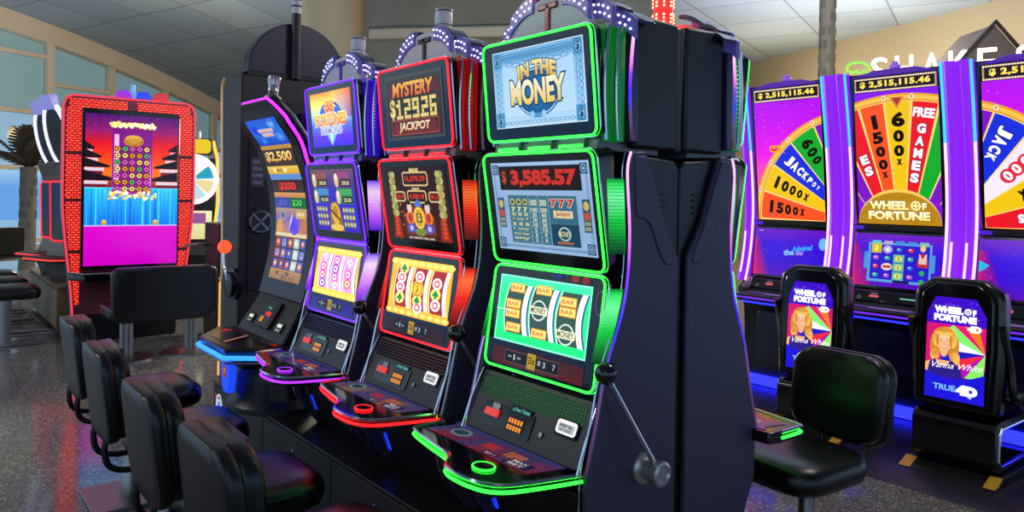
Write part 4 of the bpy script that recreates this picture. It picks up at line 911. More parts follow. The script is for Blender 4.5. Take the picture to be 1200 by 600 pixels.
# ------------------------------------------------------------------ tall wheel-game machines across the aisle
PURP = light('violet light column', (138, 28, 242), 1.0); PINKL = light('pale pink light line', (255, 165, 255), 2.4); CYANL = light('cyan light line', (40, 170, 255), 2.0)
BLUEG = light('blue floor glow', (25, 30, 255), 5.0)
WX = 5.95
def wheel_pic(kind):
    p = Pic(); x0, x1, y0, y1 = -.31, .31, -.56, .56
    p.stops(x0, y0, x1, y1, [(240, 120, 60), (245, 90, 150), (230, 20, 225), (190, 15, 235), (150, 20, 230)] if kind != 'mid' else [(120, 20, 200), (150, 20, 220), (150, 25, 235), (110, 20, 230)], 1)
    for i in range(40): p.ell(random.uniform(x0, x1), random.uniform(-.1, .42), .003, .003, (250, 190, 255), 1.3, n=6)
    C = dict(y=(235, 190, 20), r=(225, 25, 40), o=(240, 80, 30), g=(20, 165, 45), b=(25, 45, 215), v=(120, 20, 190), w=(235, 225, 240))
    if kind == 'mid':
        cx, cy, r1, r0, st = .02, -.82, 1.19, .50, 9.7
        secs = [(-2, 'g', '600x', 0), (-1, 'r', 'GAMES', 1), (0, 'y', '600x', 2), (1, 'o', '1500x', 2), (2, 'r', 'GAMES', 3), (3, 'v', '', 0), (-3, 'v', '', 0)]
        def a_of(i): return 90 + i * st
        clip = 1
    elif kind == 'left':
        cx, cy, r1, r0, st = .55, -.56, .84, .25, 17
        secs = [(0, 'v', ''), (1, 'g', '600x'), (2, 'b', 'JACKPOT'), (3, 'y', '1000x'), (4, 'o', '1500x'), (5, 'b', '')]
        def a_of(i): return 103 + i * st
    else:
        cx, cy, r1, r0, st = -.55, -.56, .86, .25, 17
        secs = [(0, 'v', ''), (1, 'b', 'JACKPOT'), (2, 'w', '0000'), (3, 'y', '500x'), (4, 'r', 'GAMES')]
        def a_of(i): return 77 - i * st
    def sec(r_in, r_out, a0, a1, c, l, n=7):
        """a sector trimmed to the screen's rectangle"""
        pts = [(cx + r_in * math.cos(math.radians(a0)), cy + r_in * math.sin(math.radians(a0)))]
        pts = [(cx + r_out * math.cos(math.radians(a0 + (a1 - a0) * k / n)), cy + r_out * math.sin(math.radians(a0 + (a1 - a0) * k / n))) for k in range(n + 1)] + [(cx + r_in * math.cos(math.radians(a1 - (a1 - a0) * k / n)), cy + r_in * math.sin(math.radians(a1 - (a1 - a0) * k / n))) for k in range(n + 1)]
        for ax, lim, sg in ((0, x0, 1), (0, x1, -1), (1, y0, 1), (1, y1, -1)):
            out = []
            for i in range(len(pts)):
                A, Bq = pts[i], pts[(i + 1) % len(pts)]; da, db = sg * (A[ax] - lim), sg * (Bq[ax] - lim)
                if da >= 0: out.append(A)
                if da * db < 0: t = da / (da - db); out.append((A[0] + (Bq[0] - A[0]) * t, A[1] + (Bq[1] - A[1]) * t))
            pts = out
            if len(pts) < 3: return
        p.poly(pts, c, l)
    def inside(x, y, m=.012): return x0 + m < x < x1 - m and y0 + m < y < y1 - m
    for q in range(-5, 12):
        a = a_of(0) + (q if kind != 'right' else -q) * st
        sec(r1, r1 + .055, a - st / 2, a + st / 2, (225, 150, 40), 2.2); sec(r1 + .012, r1 + .04, a - st / 2, a + st / 2, (245, 190, 80), 2.4)
    for s in secs:
        a = a_of(s[0]); c = C[s[1]]
        sec(r0, r1, a - st / 2, a + st / 2, (240, 210, 120), 2); sec(r0, r1 - .006, a - st / 2 + .5, a + st / 2 - .5, c, 2.6)
        if not s[2]: continue
        ink = (20, 10, 10) if s[1] in 'yog' else ((245, 240, 255) if s[1] != 'w' else (220, 30, 50))
        ol = None if s[1] in 'yog' else ((120, 10, 30) if s[1] == 'r' else ((15, 25, 130) if s[1] == 'b' else None))
        if kind == 'mid' and s[3] == 3: pass
        n = len(s[2]); dr = (.60 if kind == 'mid' else .50) / max(n, 4)
        if kind == 'mid':
            hs = {0: (.10, .095, .085, .05), 1: (.08,) * 5, 2: (.125, .10, .095, .05, .05), 3: (.08,) * 5}[s[3]]
            if s[2] == '1500x': hs = (.12, .10, .09, .085, .05)
            r = r1 - .075
            if s[3] == 1:
                p.text('FREE', cx + (r1 - .085) * math.cos(math.radians(a)), cy + (r1 - .085) * math.sin(math.radians(a)), .155, .07, (255, 240, 250), 5, rot=a - 90, bold=.05, out=(170, 10, 40)); r = r1 - .16
            for ch, h in zip(s[2], hs):
                rr = r - h / 2; X, Y = cx + rr * math.cos(math.radians(a)), cy + rr * math.sin(math.radians(a))
                if inside(X, Y, .05): p.text(ch, X, Y, h * (.80 if ch != '1' else .34), h * .9, ink, 5, rot=a - 90, bold=.06, out=ol)
                r -= h + .012
        else:
            r = r1 - .10
            for k, ch in enumerate(s[2]):
                h = (.11 - .012 * k) * (.9 if len(s[2]) > 5 else 1); X, Y = cx + r * math.cos(math.radians(a)), cy + r * math.sin(math.radians(a))
                if inside(X, Y, .032):
                    if s[1] == 'w': p.ell(X, Y, .05, .05, (220, 40, 60), 4); p.text(ch, X, Y, .05, .07, (250, 240, 245), 5, rot=a + 180, bold=.05)
                    else: p.text(ch, X, Y, h * (.66 if ch != '1' else .3), h, ink, 5, rot=a + 180, bold=.06, out=ol)
                r -= (.082 - .006 * k) * (.84 if len(s[2]) > 5 else 1)
        for e_ in (a - st / 2, a + st / 2):
            X, Y = cx + (r1 + .03) * math.cos(math.radians(e_)), cy + (r1 + .03) * math.sin(math.radians(e_))
            if inside(X, Y, .03): p.ell(X, Y, .014, .020, (240, 235, 225), 5); p.ell(X, Y, .008, .013, (150, 140, 150), 6)
    if kind == 'mid':
        p.poly([(.02 + .33 * math.cos(math.radians(a)) * .94 - .02, -.56 + .27 * math.sin(math.radians(a))) for a in range(0, 181, 10)], (235, 195, 90), 6.2); p.poly([(.0 + .31 * math.cos(math.radians(a)), -.56 + .245 * math.sin(math.radians(a))) for a in range(0, 181, 10)], (178, 128, 22), 6.6)
        p.ell(.0, -.45, .22, .09, (205, 160, 45), 7, edge=(178, 128, 22))
        p.ring(.128, -.415, .036, .036, .012, (255, 240, 170), 9); p.ell(.128, -.415, .012, .012, (255, 240, 170), 9)
        for q in range(4): p.rect(.128 - (.034 if q % 2 else .004), -.415 - (.004 if q % 2 else .034), .128 + (.034 if q % 2 else .004), -.415 + (.004 if q % 2 else .034), (255, 240, 170), 9.2)
        p.text('F', .19, -.42, .034, .058, (250, 220, 110), 9, bold=.06, out=(120, 70, 10), top=(255, 250, 215)); p.text('WHEEL', -.07, -.415, .30, .068, (250, 220, 110), 9, bold=.06, out=(120, 70, 10), top=(255, 250, 215)); p.text('FORTUNE', .0, -.492, .46, .068, (250, 220, 110), 9, bold=.06, out=(120, 70, 10), top=(255, 250, 215))
        p.poly([(-.04, .40), (.07, .40), (.015, .31)], (210, 130, 60), 8); p.poly([(-.02, .395), (.05, .395), (.015, .335)], (150, 60, 40), 9)
    if kind == 'left':
        p.poly(rrect(.11, .06, .028, 4, -.12, .05), (235, 150, 60), 6); p.poly([(-.08, .06), (-.02, .0), (-.06, .03)], (235, 150, 60), 6); p.ell(-.13, .05, .03, .02, (210, 30, 30), 7); p.ell(-.13, .056, .016, .008, (250, 160, 140), 8)
    # jackpot ticker
    p.rect(x0, .45, x1, y1, (28, 12, 40), 7); p.box(x0 + .008, .455, x1 - .008, y1 - .004, .012, (190, 150, 90), 8)
    for i in range(34):
        for y in (.461, y1 - .010): p.ell(x0 + .016 + i * .0175, y, .006, .006, (255, 245, 215), 9, n=8)
    p.text('$ 2,515,115.46', 0, .506, .52, .055, (250, 225, 90), 10, bold=.05, out=(60, 40, 0), space=1.1)
    return p
def game_pic(kind):
    p = Pic(); x0, x1, y0, y1 = -.335, .335, -.2, .2
    p.stops(x0, y0, x1, y1, [(90, 8, 190), (55, 10, 215), (60, 10, 225), (110, 15, 200)], 1)
    p._add([(x0, y0), (x0 + .16, y0), (x0 + .05, .12), (x0, .12)], [(225, 20, 70), (110, 8, 170), (90, 10, 190), (190, 15, 110)], 1.4)
    for i in range(50): p.ell(random.uniform(x0, x1), random.uniform(y0, y1), .002, .002, (190, 150, 255), 1.6, n=6)
    if kind == 'mid':
        p.rect(-.22, -.165, .25, .135, (90, 165, 225), 2); p.rect(-.20, -.145, .235, .12, (45, 20, 205), 3)
        for i in range(5): p.rect(-.19 + i * .088, .125, -.125 + i * .088, .15, [(90, 200, 225), (190, 170, 220), (60, 150, 220), (60, 150, 220), (140, 190, 190)][i], 4)
        for c in range(5):
            for r in range(4):
                x, y = -.158 + c * .086, .085 - r * .066
                if c == 0 and r == 0: p.rect(x - .036, y - .03, x + .04, y + .045, (215, 190, 30), 4); p.text('$', x, y + .005, .03, .055, (250, 235, 120), 5, bold=.05)
                elif c == 2 and r > 0: p.rect(x - .04, y - .03, x + .04, y + .03, (110, 200, 150), 4); p.ell(x, y, .026, .02, (235, 230, 120), 5); p.text('$', x, y, .015, .03, (40, 120, 70), 6)
                elif c == 4 and r < 2:
                    if r == 0: p.ell(x, y + .02, .02, .026, (240, 200, 90), 4); p.ell(x, y + .012, .011, .015, (245, 205, 175), 5); p.rect(x - .026, y - .095, x + .03, y - .02, (225, 195, 190), 4.4); p.poly([(x - .02, y - .02), (x + .02, y - .02), (x, y - .06)], (200, 20, 40), 5); p.rect(x - .035, y - .12, x + .04, y - .06, (200, 40, 40), 4.2)
                elif c == 4: p.ell(x, y - .03, .02, .02, (40, 170, 110), 5)
                elif c == 1 and r == 2: p.ell(x, y, .042, .028, (240, 220, 190), 4); p.rect(x - .03, y - .008, x + .03, y + .01, (190, 50, 60), 5)
                elif c == 1 and r == 0: p.ell(x, y, .036, .032, (190, 160, 230), 4); p.ell(x, y, .018, .016, (220, 240, 250), 5)
                else: k = (c * 2 + r * 3) % 4; p.ell(x, y, .022, .016, [(30, 110, 235), (30, 180, 150), (225, 40, 80), (190, 90, 200)][k], 4); p.ell(x - .005, y + .005, .008, .005, (230, 235, 250), 5)
        for s in (-1, 1): p.rect(.015 + s * .245 - .02, -.07, .015 + s * .245 + .015, .06, (70, 150, 220), 2.4)
        p.rect(-.02, -.165, .10, -.145, (20, 30, 90), 4)
    elif kind == 'left':
        p.text('Admired', .12, .045, .19, .045, (60, 170, 255), 4, rot=8, bold=.05, shear=.2); p.text('the', .0, .005, .10, .05, (130, 190, 255), 4, rot=5, bold=.05); p.text('ov', .10, .0, .07, .03, (190, 150, 255), 4, bold=.05)
        p.ell(.30, .09, .035, .05, (110, 190, 250), 3); p.text('\u2014', -.28, .18, .04, .006, (200, 190, 255), 3)
    else:
        for i in range(4):
            for j in range(3): p.ring(-.02 + i * .05, -.05 + j * .05, .014, .014, .003, (140, 60, 220), 3)
        p.poly([(-.335, .05), (-.27, .02), (-.30, -.01), (-.335, -.03)], (40, 190, 245), 3)
    return p
def wheel_machine(kind, label, y):
    t = thing('wheel_game_machine', label, 'slot machine', (WX, y, 0), FACE, 'wheel game machines across the aisle')
    prof = [(.0, -.12), (.70, -.14), (.86, -.24), (.95, -.15), (1.2, -.08), (1.5, -.05), (1.8, -.065), (2.2, -.12), (2.63, -.20)]
    pr = spline([(0, a, z) for z, a in prof], 4)
    pts = [(v.y, v.z) for v in pr] + [(.25, 2.60), (.25, 0)]
    bm = B(); prism(bm, [(a + .03, z) for a, z in pts[:-2]] + pts[-2:], YZ, -.42, .42); obj('cabinet', bm, M_BODY, t, .006)
    fu = Frame(-.058, 1.475, -.185, 2.60); fl = Frame(-.115, .985, -.062, 1.425)
    bm = B(); prism(bm, rrect(.68, fu.h + .02, .02), fu, -.05, .0); u = obj('wheel_screen_bezel', bm, M_GLOSS, t, .004); wheel_pic(kind).build('wheel_screen', attr_mat('wheel screen picture', 1.15), u, fu)
    bm = B(); prism(bm, rrect(.70, fl.h, .02), fl, -.05, .0); l = obj('game_screen_bezel', bm, M_GLOSS, t, .004); game_pic(kind).build('game_screen', M_PIC, l, fl)
    bm = B(); prism(bm, [(-.33, 2.60), (-.15, 2.645), (.15, 2.645), (.33, 2.60)], XZ, -.20, .15); cp = obj('top_cap', bm, light('violet top cap', (90, 20, 200), .6), t, .006)
    bm = B(); box2(bm, -.03, .03, -.20, -.14, 2.645, 2.675); box2(bm, -.018, .018, -.19, -.15, 2.66, 2.70); obj('top_lamp', bm, mat('violet lamp glass', (120, 90, 170), .2, emis=(130, 60, 220), es=.6), cp, .006)
    bm = B(); box2(bm, -.36, -.26, -.085, -.04, 1.435, 1.462); obj('ledge_lamp', bm, light('violet ledge lamp', (80, 30, 230), .8), t, .006)
    bm = B(); box2(bm, -.36, .36, -.075, -.04, 1.43, 1.47); obj('ledge', bm, M_DARK, t, .004)
    zz = [.95 + 1.69 * q / 24 for q in range(25)]
    def yy(z):
        for a, b in zip(pr, pr[1:]):
            if a.z <= z <= b.z: return a.y + (b.y - a.y) * (z - a.z) / (b.z - a.z)
        return pr[-1].y
    for s in (-1, 1):
        bm = B(); n = 6; rows = []
        for z in zz: rows.append([bm.verts.new((s * (.355 + .088 * k / n), yy(z) - .035 - .03 * math.sin(PI * k / n), z)) for k in range(n + 1)])
        for a, b in zip(rows, rows[1:]):
            for k in range(n): bm.faces.new((a[k], a[k + 1], b[k + 1], b[k]))
        bk = [[bm.verts.new((s * .355, yy(z) + .05, z)), bm.verts.new((s * .443, yy(z) + .05, z))] for z in zz]
        for i in range(len(zz) - 1):
            bm.faces.new((rows[i][0], rows[i + 1][0], bk[i + 1][0], bk[i][0])); bm.faces.new((rows[i][-1], bk[i][1], bk[i + 1][1], rows[i + 1][-1]))
        c = obj('light_column', bm, PURP, t)
        for xx, z0 in ((.352, 0), (.40, 1)):
            pa = [(s * xx, yy(z) - .045 - (.03 if z0 else 0), z) for z in zz]
            if z0: pa = pa[1:7]
            if z0 == 0:
                bm = B(); tube(bm, pa[:17], .010, 6); obj('light_line', bm, PINKL, c)
                bm = B(); tube(bm, pa[16:], .010, 6); obj('light_line', bm, CYANL, c)
            else:
                bm = B(); tube(bm, pa, .008, 6); obj('light_line', bm, PINKL, c)
    bm = B(); prism(bm, [(-.12, .88), (-.19, .885), (-.20, .90), (-.155, .975), (-.10, .98)], YZ, -.30, .30); con = obj('console', bm, M_GLOSS, t, .006)
    cf = Frame(-.20, .898, -.155, .975)
    for s in (-1, 1):
        bm = B(); prism(bm, [(-.10, .86), (-.21, .87), (-.215, .90), (-.16, .985), (-.10, .99)], YZ, s * .30, s * .37); obj('console_end', bm, mat('silver console end', (130, 115, 125), .3, .6), con, .01)
    p = Pic(); p.rect(-.16, -.012, -.09, .008, (220, 90, 100), 1); p.rect(-.15, .016, -.10, .026, (110, 100, 130), 1); p.rect(.07, -.006, .19, .004, (120, 200, 190), 1); p.ring(-.235, -.02, .014, .014, .003, (150, 150, 170), 1)
    if kind == 'right':
        for r in range(2):
            for c in range(4): p.rect(-.22 + c * .03, -.03 + r * .02, -.198 + c * .03, -.016 + r * .02, (255, 120, 40), 2)
    p.build('console_lights', M_PIC, con, cf)
    bm = B(); prism(bm, [(-.36, -.12), (-.40, -.32), (-.34, -.40), (.34, -.40), (.40, -.32), (.36, -.12)], XY, .80, .86); dk = obj('deck', bm, M_GREY, t, .012)
    bm = B(); tube(bm, [(-.40, -.32, .83), (-.34, -.402, .83), (.34, -.402, .83), (.40, -.32, .83)], .007, 6); obj('deck_light', bm, light('violet deck line', (120, 40, 255), 1.2), dk)
    p = Pic(); p.rect(-.28, -.35, .28, -.22, (60, 30, 120), 1, (110, 80, 150)); p.rect(-.1, -.33, .2, -.27, (150, 120, 190), 2); p.build('deck_screen', M_PICD, dk, lambda u_, v_, d: Vector((u_, v_, .861 + d)))
    bm = B(); prism(bm, rrect(.5, .5, .04, 4, 0, .45), XZ, -.165, -.15); obj('lower_door', bm, mat('blue black door', (16, 18, 50), .25), t, .006)
    bm = B(); box2(bm, -.36, .36, -.135, -.125, .05, .14); obj('floor_glow', bm, BLUEG, t)
    bm = B(); box2(bm, -.25, .25, -.38, -.36, .785, .80); obj('deck_underlight', bm, BLUEG, t)
wheel_machine('left', 'tall violet wheel machine partly hidden behind the green rimmed one, green wedge above blue', 3.64)
wheel_machine('mid', 'tall violet wheel machine showing the yellow 600x wedge at the top, middle one', 2.74)
wheel_machine('right', 'tall violet wheel machine cut off at the side, a blue wedge above a white one', 1.84)
bm = B(); prism(bm, [(4.55, 0), (4.68, .055), (5.76, .055), (5.76, 0)], lambda u, v, d: Vector((u, d, v)), .75, 4.3)
t = obj('machine_platform', bm, mat('dark ramped platform', (38, 34, 44), .35), None); tag(t, 'low dark ramped platform under the wheel machines and screen-backed seats', 'platform')

# ------------------------------------------------------------------ seats with a lit poster in the back
def portrait():
    p = Pic(); O = [(-.155, -.30), (.165, -.30), (.165, .20), (.11, .30), (-.11, .30), (-.155, .20)]
    H = .3
    p.poly(O, (60, 12, 190), 1)
    for i in range(24): p.ell(random.uniform(-.12, .13), random.uniform(.17, .28), .003, .003, (150, 120, 255), 1.5, n=6)
    p.poly([(-.155, -.14), (.165, -.10), (.165, .14), (-.155, .14)], (205, 20, 110), 1.4)
    cx, cy = .165, -.01
    for a0, a1, c in ((100, 118, (235, 120, 30)), (118, 136, (225, 30, 110)), (136, 158, (130, 230, 110)), (158, 180, (235, 235, 250)), (180, 200, (30, 25, 190)), (200, 222, (225, 40, 60)), (222, 244, (170, 20, 170)), (244, 268, (130, 230, 90))):
        p.poly([(cx, cy)] + [(max(-.155, cx + .24 * math.cos(math.radians(a0 + (a1 - a0) * k / 4))), max(-.16, min(.14, cy + .22 * math.sin(math.radians(a0 + (a1 - a0) * k / 4))))) for k in range(5)], c, 2)
    # smiling person with wavy blonde hair in a blue top
    hair, hair2, skin = (196, 128, 44), (236, 182, 84), (236, 172, 124)
    hx, hy = -.055, .03
    for x, y, rx, ry, c in ((0, .035, .062, .058, hair), (-.048, -.02, .03, .075, hair), (.050, -.02, .032, .08, hair), (-.05, -.08, .024, .035, hair2), (.062, -.085, .026, .04, hair2), (.05, .02, .02, .05, hair2), (-.045, .02, .018, .05, hair2), (.02, .075, .035, .018, hair2)): p.ell(hx + x, hy + y, rx, ry, c, 3.2)
    p.poly([(-.155, -.17), (.05, -.17), (.04, -.115), (-.01, -.07), (-.10, -.07), (-.14, -.10), (-.155, -.12)], (40, 30, 130), 3.6)
    p.poly([(-.10, -.075), (-.02, -.075), (-.035, -.105), (-.08, -.105)], skin, 3.9); p.poly([(-.155, -.10), (-.13, -.085), (-.145, -.17), (-.155, -.17)], skin, 4.0)
    p.ell(hx, hy - .045, .022, .04, skin, 4); p.ell(hx, hy, .040, .054, skin, 4.4); p.ell(hx, hy + .034, .034, .02, (245, 195, 150), 4.6)
    for s in (-1, 1): p.ell(hx + s * .015, hy + .010, .007, .0045, (250, 250, 250), 5); p.ell(hx + s * .015, hy + .010, .0038, .0042, (50, 60, 90), 5.4); p.rect(hx + s * .015 - .009, hy + .0185, hx + s * .015 + .009, hy + .021, (130, 80, 40), 5)
    p.poly([(hx - .004, hy - .012), (hx + .005, hy - .012), (hx + .001, hy + .004)], (220, 150, 110), 5); p.ell(hx, hy - .024, .016, .008, (200, 50, 60), 5, a0=180, a1=360); p.rect(hx - .012, hy - .027, hx + .012, hy - .0235, (255, 255, 250), 5.4)
    for s in (-1, 1): p.ell(hx + s * .024, hy + .052, .022, .012, hair2, 5); p.ell(hx + s * .036, hy + .015, .008, .035, hair, 5)
    p.poly([(-.155, -.30), (.165, -.30), (.165, -.125)] + [(.165 - .32 * k / 10, -.125 - .045 * math.sin(PI * k / 10) - .02 * k / 10) for k in range(1, 11)], (28, 22, 205), 6)
    p.text('Vanna White', .02, -.098, .27, .035, (255, 250, 255), 8, shear=.45, bold=.0, rot=3)
    p.text('WHEEL', -.035, .225, .16, .042, (255, 255, 255), 8, bold=.08); p.ring(.068, .225, .019, .019, .008, (255, 255, 255), 8); p.ell(.068, .225, .006, .006, (255, 255, 255), 8); p.text('F', .102, .222, .018, .036, (255, 255, 255), 8, bold=.08); p.text('FORTUNE', .0, .178, .23, .042, (255, 255, 255), 8, bold=.08); p.text('4D', .105, .128, .075, .04, (255, 255, 255), 8, bold=.08)
    p.text('TRUE', -.045, -.232, .12, .034, (120, 190, 255), 8, bold=.03); p.text('4D', .075, -.232, .115, .060, (255, 255, 255), 8, bold=.1); p.text('TM', .09, -.268, .02, .008, (255, 255, 255), 8)
    return p
def screen_seat(label, y):
    t = thing('screen_backed_seat', label, 'chair', (4.85, y, .055), FACE, 'screen-backed seats at the wheel machines')
    dz = -.055
    f = Frame(.0, .475, .035, 1.105, 0.)
    O = [(-.235, -.36), (.235, -.36), (.255, .0), (.25, .30), (.235, .35), (.14, .415), (-.14, .415), (-.235, .35), (-.25, .30), (-.255, .0)]
    bm = B(); prism(bm, O, lambda u, v, d: f(u, v, d), -.13, -.01); sh = obj('back_shell', bm, M_GLOSS2, t, .03, 3, dz=dz)
    bm = B(); prism(bm, [(x * .80, z * .90 + .012) for x, z in O], lambda u, v, d: f(u, v, d), -.02, .004); obj('poster_bezel', bm, M_GLOSS, sh, .008, dz=dz)
    portrait().build('poster', attr_mat('poster picture', 1.2), sh, lambda u, v, d: f(u * 1.02, v, d), dz, .006)
    bm = B(); prism(bm, [(x * .86, z * .80 - .01) for x, z in O], lambda u, v, d: f(u, v, d), -.20, -.13); obj('back_cushion', bm, M_LEATH, t, .03, 3, dz=dz)
    bm = seat_pad(.48, .46, .11); bmesh.ops.translate(bm, vec=(0, .36, .50), verts=bm.verts); obj('seat', bm, M_LEATH, t, ang=60, dz=dz)
    for s in (-1, 1):
        bm = B(); tube(bm, spline([(s * .25, .02, .95), (s * .265, .10, .72), (s * .27, .16, .52), (s * .27, .40, .43), (s * .26, .56, .44)], 5), .022, 8); obj('side_rail', bm, M_GLOSS2, t, dz=dz)
    # C-shaped stand
    out = [(.50, .40), (.06, .40)] + [(.06 - .06 * math.sin(a * PI / 12), .34 + .06 * math.cos(a * PI / 12)) for a in range(1, 7)] + [(.0, .17)] + [(.06 - .06 * math.cos(a * PI / 12), .17 - .06 * math.sin(a * PI / 12)) for a in range(1, 7)] + [(.50, .11)]
    inn = [(.50, .15), (.08, .15)] + [(.05, .18), (.05, .33), (.08, .36), (.50, .36)]
    bm = B(); prism(bm, out + inn, YZ, -.23, .23); st = obj('stand', bm, M_GLOSS2, t, .004, dz=dz)
    for s in (-1, 1):
        bm = B(); tube(bm, [(s * .232, y_, z_) for y_, z_ in inn], .010, 8); obj('stand_trim', bm, M_CHROME, st, dz=dz)
    bm = B(); prism(bm, [(-.09, .058), (.02, .10), (.55, .10), (.55, .058)], YZ, -.26, .26); bp = obj('base_plate', bm, M_BODY, t, .004, dz=dz)
    for s in (-1, 1):
        bm = B(); prism(bm, [(-.092, .060), (.015, .102), (.022, .102), (-.04, .060)], YZ, s * .20, s * .264); obj('corner_marker', bm, mat('yellow warning corner', (215, 160, 50), .45), bp, label='yellow corner marker', dz=dz)
    bm = B(); lathe(bm, [(0, .40), (.12, .40), (.10, .44), (0, .45)], 20, Matrix.Translation((0, .26, 0))); obj('swivel', bm, M_STEEL, t, dz=dz)
M_GLOSS2 = mat('black lacquer', (9, 9, 10), .22, coat=.3)
screen_seat('screen-backed seat with the whole lit poster showing, before the middle wheel machine', 1.93)
screen_seat('screen-backed seat whose lit poster is partly covered by the aisle chair', 2.86)
# ------------------------------------------------------------------ window wall, pillars and back walls
TINT = mat('tinted grey green glass', (88, 108, 108), .08, spec=.5); 
def glass(name, c, a):
    m = mat(name, c, .05); nt = m.node_tree; b = nt.nodes['Principled BSDF']
    tr = nt.nodes.new('ShaderNodeBsdfTransparent'); tr.inputs['Color'].default_value = (*lin(c), 1); mx = nt.nodes.new('ShaderNodeMixShader'); mx.inputs[0].default_value = a
    nt.links.new(tr.outputs[0], mx.inputs[1]); nt.links.new(b.outputs[0], mx.inputs[2]); nt.links.new(mx.outputs[0], nt.nodes['Material Output'].inputs[0]); return m
G_HI = glass('tinted upper glass', (205, 222, 216), .40); G_MID = glass('light middle glass', (225, 240, 245), .25); G_LO = glass('clear lower glass', (235, 245, 250), .05)
ts = [-7.7, -5.6, -3.4, -1.25, .88, 2.95, 5.1, 7.35, 9.6, 11.8, 14.]
WF = lambda t0, z, d: wl(t0, z, d)
n_win = 0
for a, b in zip(ts, ts[1:]):
    n_win += 1
    low = a < 2.0; z2 = 3.83 if low else 3.15; z3 = 5.5 if a < .5 else (4.72 if a < 4 else None)
    ra, rb = roof_at_window(a), roof_at_window(b)
    m = (a + b) / 2; top = min(ra, rb)
    bm = B()
    prism(bm, [(a + .09, .2), (b - .09, .2), (b - .09, 2.15), (a + .09, 2.15)], WF, -.015, .015)
    o = struct('window_%d' % n_win, bm, G_LO, smooth=False)
    bm = B(); prism(bm, [(a + .09, 2.25), (b - .09, 2.25), (b - .09, z2 - .05), (a + .09, z2 - .05)], WF, -.015, .015); obj('middle_pane', bm, G_MID, o, smooth=False)
    bm = B(); prism(bm, [(a + .09, z2 + .05), (b - .09, z2 + .05), (b - .09, max(z2 + .1, rb - .5)), (a + .09, max(z2 + .1, ra - .5))], WF, -.015, .015); obj('upper_pane', bm, G_HI, o, smooth=False)
    bm = B()
    for z in [.1, 2.2, z2] + ([z3] if z3 else []): prism(bm, [(a, z - .06), (b, z - .06), (b, z + .06), (a, z + .06)], WF, -.10, .06)
    prism(bm, [(a - .10, 0), (a + .10, 0), (a + .10, roof_at_window(a) - .2), (a - .10, roof_at_window(a) - .2)], WF, -.16, .08)
    obj('window_frame', bm, M_FRAMEW, o, .01, smooth=False)
bm = B(); pts = [t_ * .5 for t_ in range(-30, 31)]
prism(bm, [(t_, roof_at_window(t_)) for t_ in pts] + [(t_, roof_at_window(t_) - .56) for t_ in pts[::-1]], WF, -.25, .12); struct('trim_1', bm, M_FRAMEW, smooth=False)
# beige round-fronted pillar and the grey green glazed wall beside it
pc = cw(-.235, 16.5); bm = B(); lathe(bm, [(0, 0), (.78, 0), (.78, 6.6), (0, 6.6)], 40, Matrix.Translation((pc.x, pc.y, 0))); struct('pillar', bm, mat('warm beige plaster', (172, 160, 134), .7))
A, Bp = cw(-.195, 15.2), cw(.19, 14.2); dirv = (Bp - A).normalized(); nv = Vector((-dirv.y, dirv.x, 0)); Lw = (Bp - A).length
GW = lambda u, v, d: A + dirv * u + nv * d + Vector((0, 0, v))
bm = B(); prism(bm, [(0, 0), (Lw, 0), (Lw, 6.4), (0, 6.4)], GW, 0, .3); struct('wall_back', bm, noisy('grey green wall', (92, 94, 84), (104, 104, 94), 1.2, .6), smooth=False)
bm = B(); prism(bm, [(.12, 4.66), (Lw, 4.66), (Lw, 4.88), (.12, 4.88)], GW, -.16, 0); struct('trim_2', bm, mat('pale wall rail', (150, 145, 130), .5), bevel=.05)
bm = B(); prism(bm, [(4.2, 4.88), (4.24, 4.88), (4.24, 6.4), (4.2, 6.4)], GW, -.02, 0); struct('trim_3', bm, M_DARK)
# beige wall behind the wheel machines
A2, B2 = cw(.20, 28.), cw(.86, 12.6); d2 = (B2 - A2).normalized(); n2 = Vector((-d2.y, d2.x, 0)); L2 = (B2 - A2).length
RW = lambda u, v, d: A2 + d2 * u + n2 * d + Vector((0, 0, v))
bm = B(); prism(bm, [(0, 0), (L2, 0), (L2, 6.2), (0, 6.2)], RW, 0, .3); struct('wall_right', bm, mat('cream wall panel', (205, 182, 140), .7), smooth=False)
bm = B(); prism(bm, [(0, 4.55), (L2, 4.55), (L2, 6.2), (0, 6.2)], RW, -.14, 0); struct('trim_4', bm, mat('beige fascia', (172, 158, 128), .6), smooth=False)
bm = B(); prism(bm, [(0, 4.47), (L2, 4.47), (L2, 4.56), (0, 4.56)], RW, -.17, 0)
struct('trim_5', bm, mat('brown wall trim', (118, 106, 88), .6), smooth=False)
for i in range(1, 8):
    bm = B(); u = L2 * (.12 * i); prism(bm, [(u, 0), (u + .22, 0), (u + .22, 4.5), (u, 4.5)], RW, -.10, 0); struct('trim_%d' % (5 + i), bm, mat('brown wall trim', (118, 106, 88), .6), smooth=False)

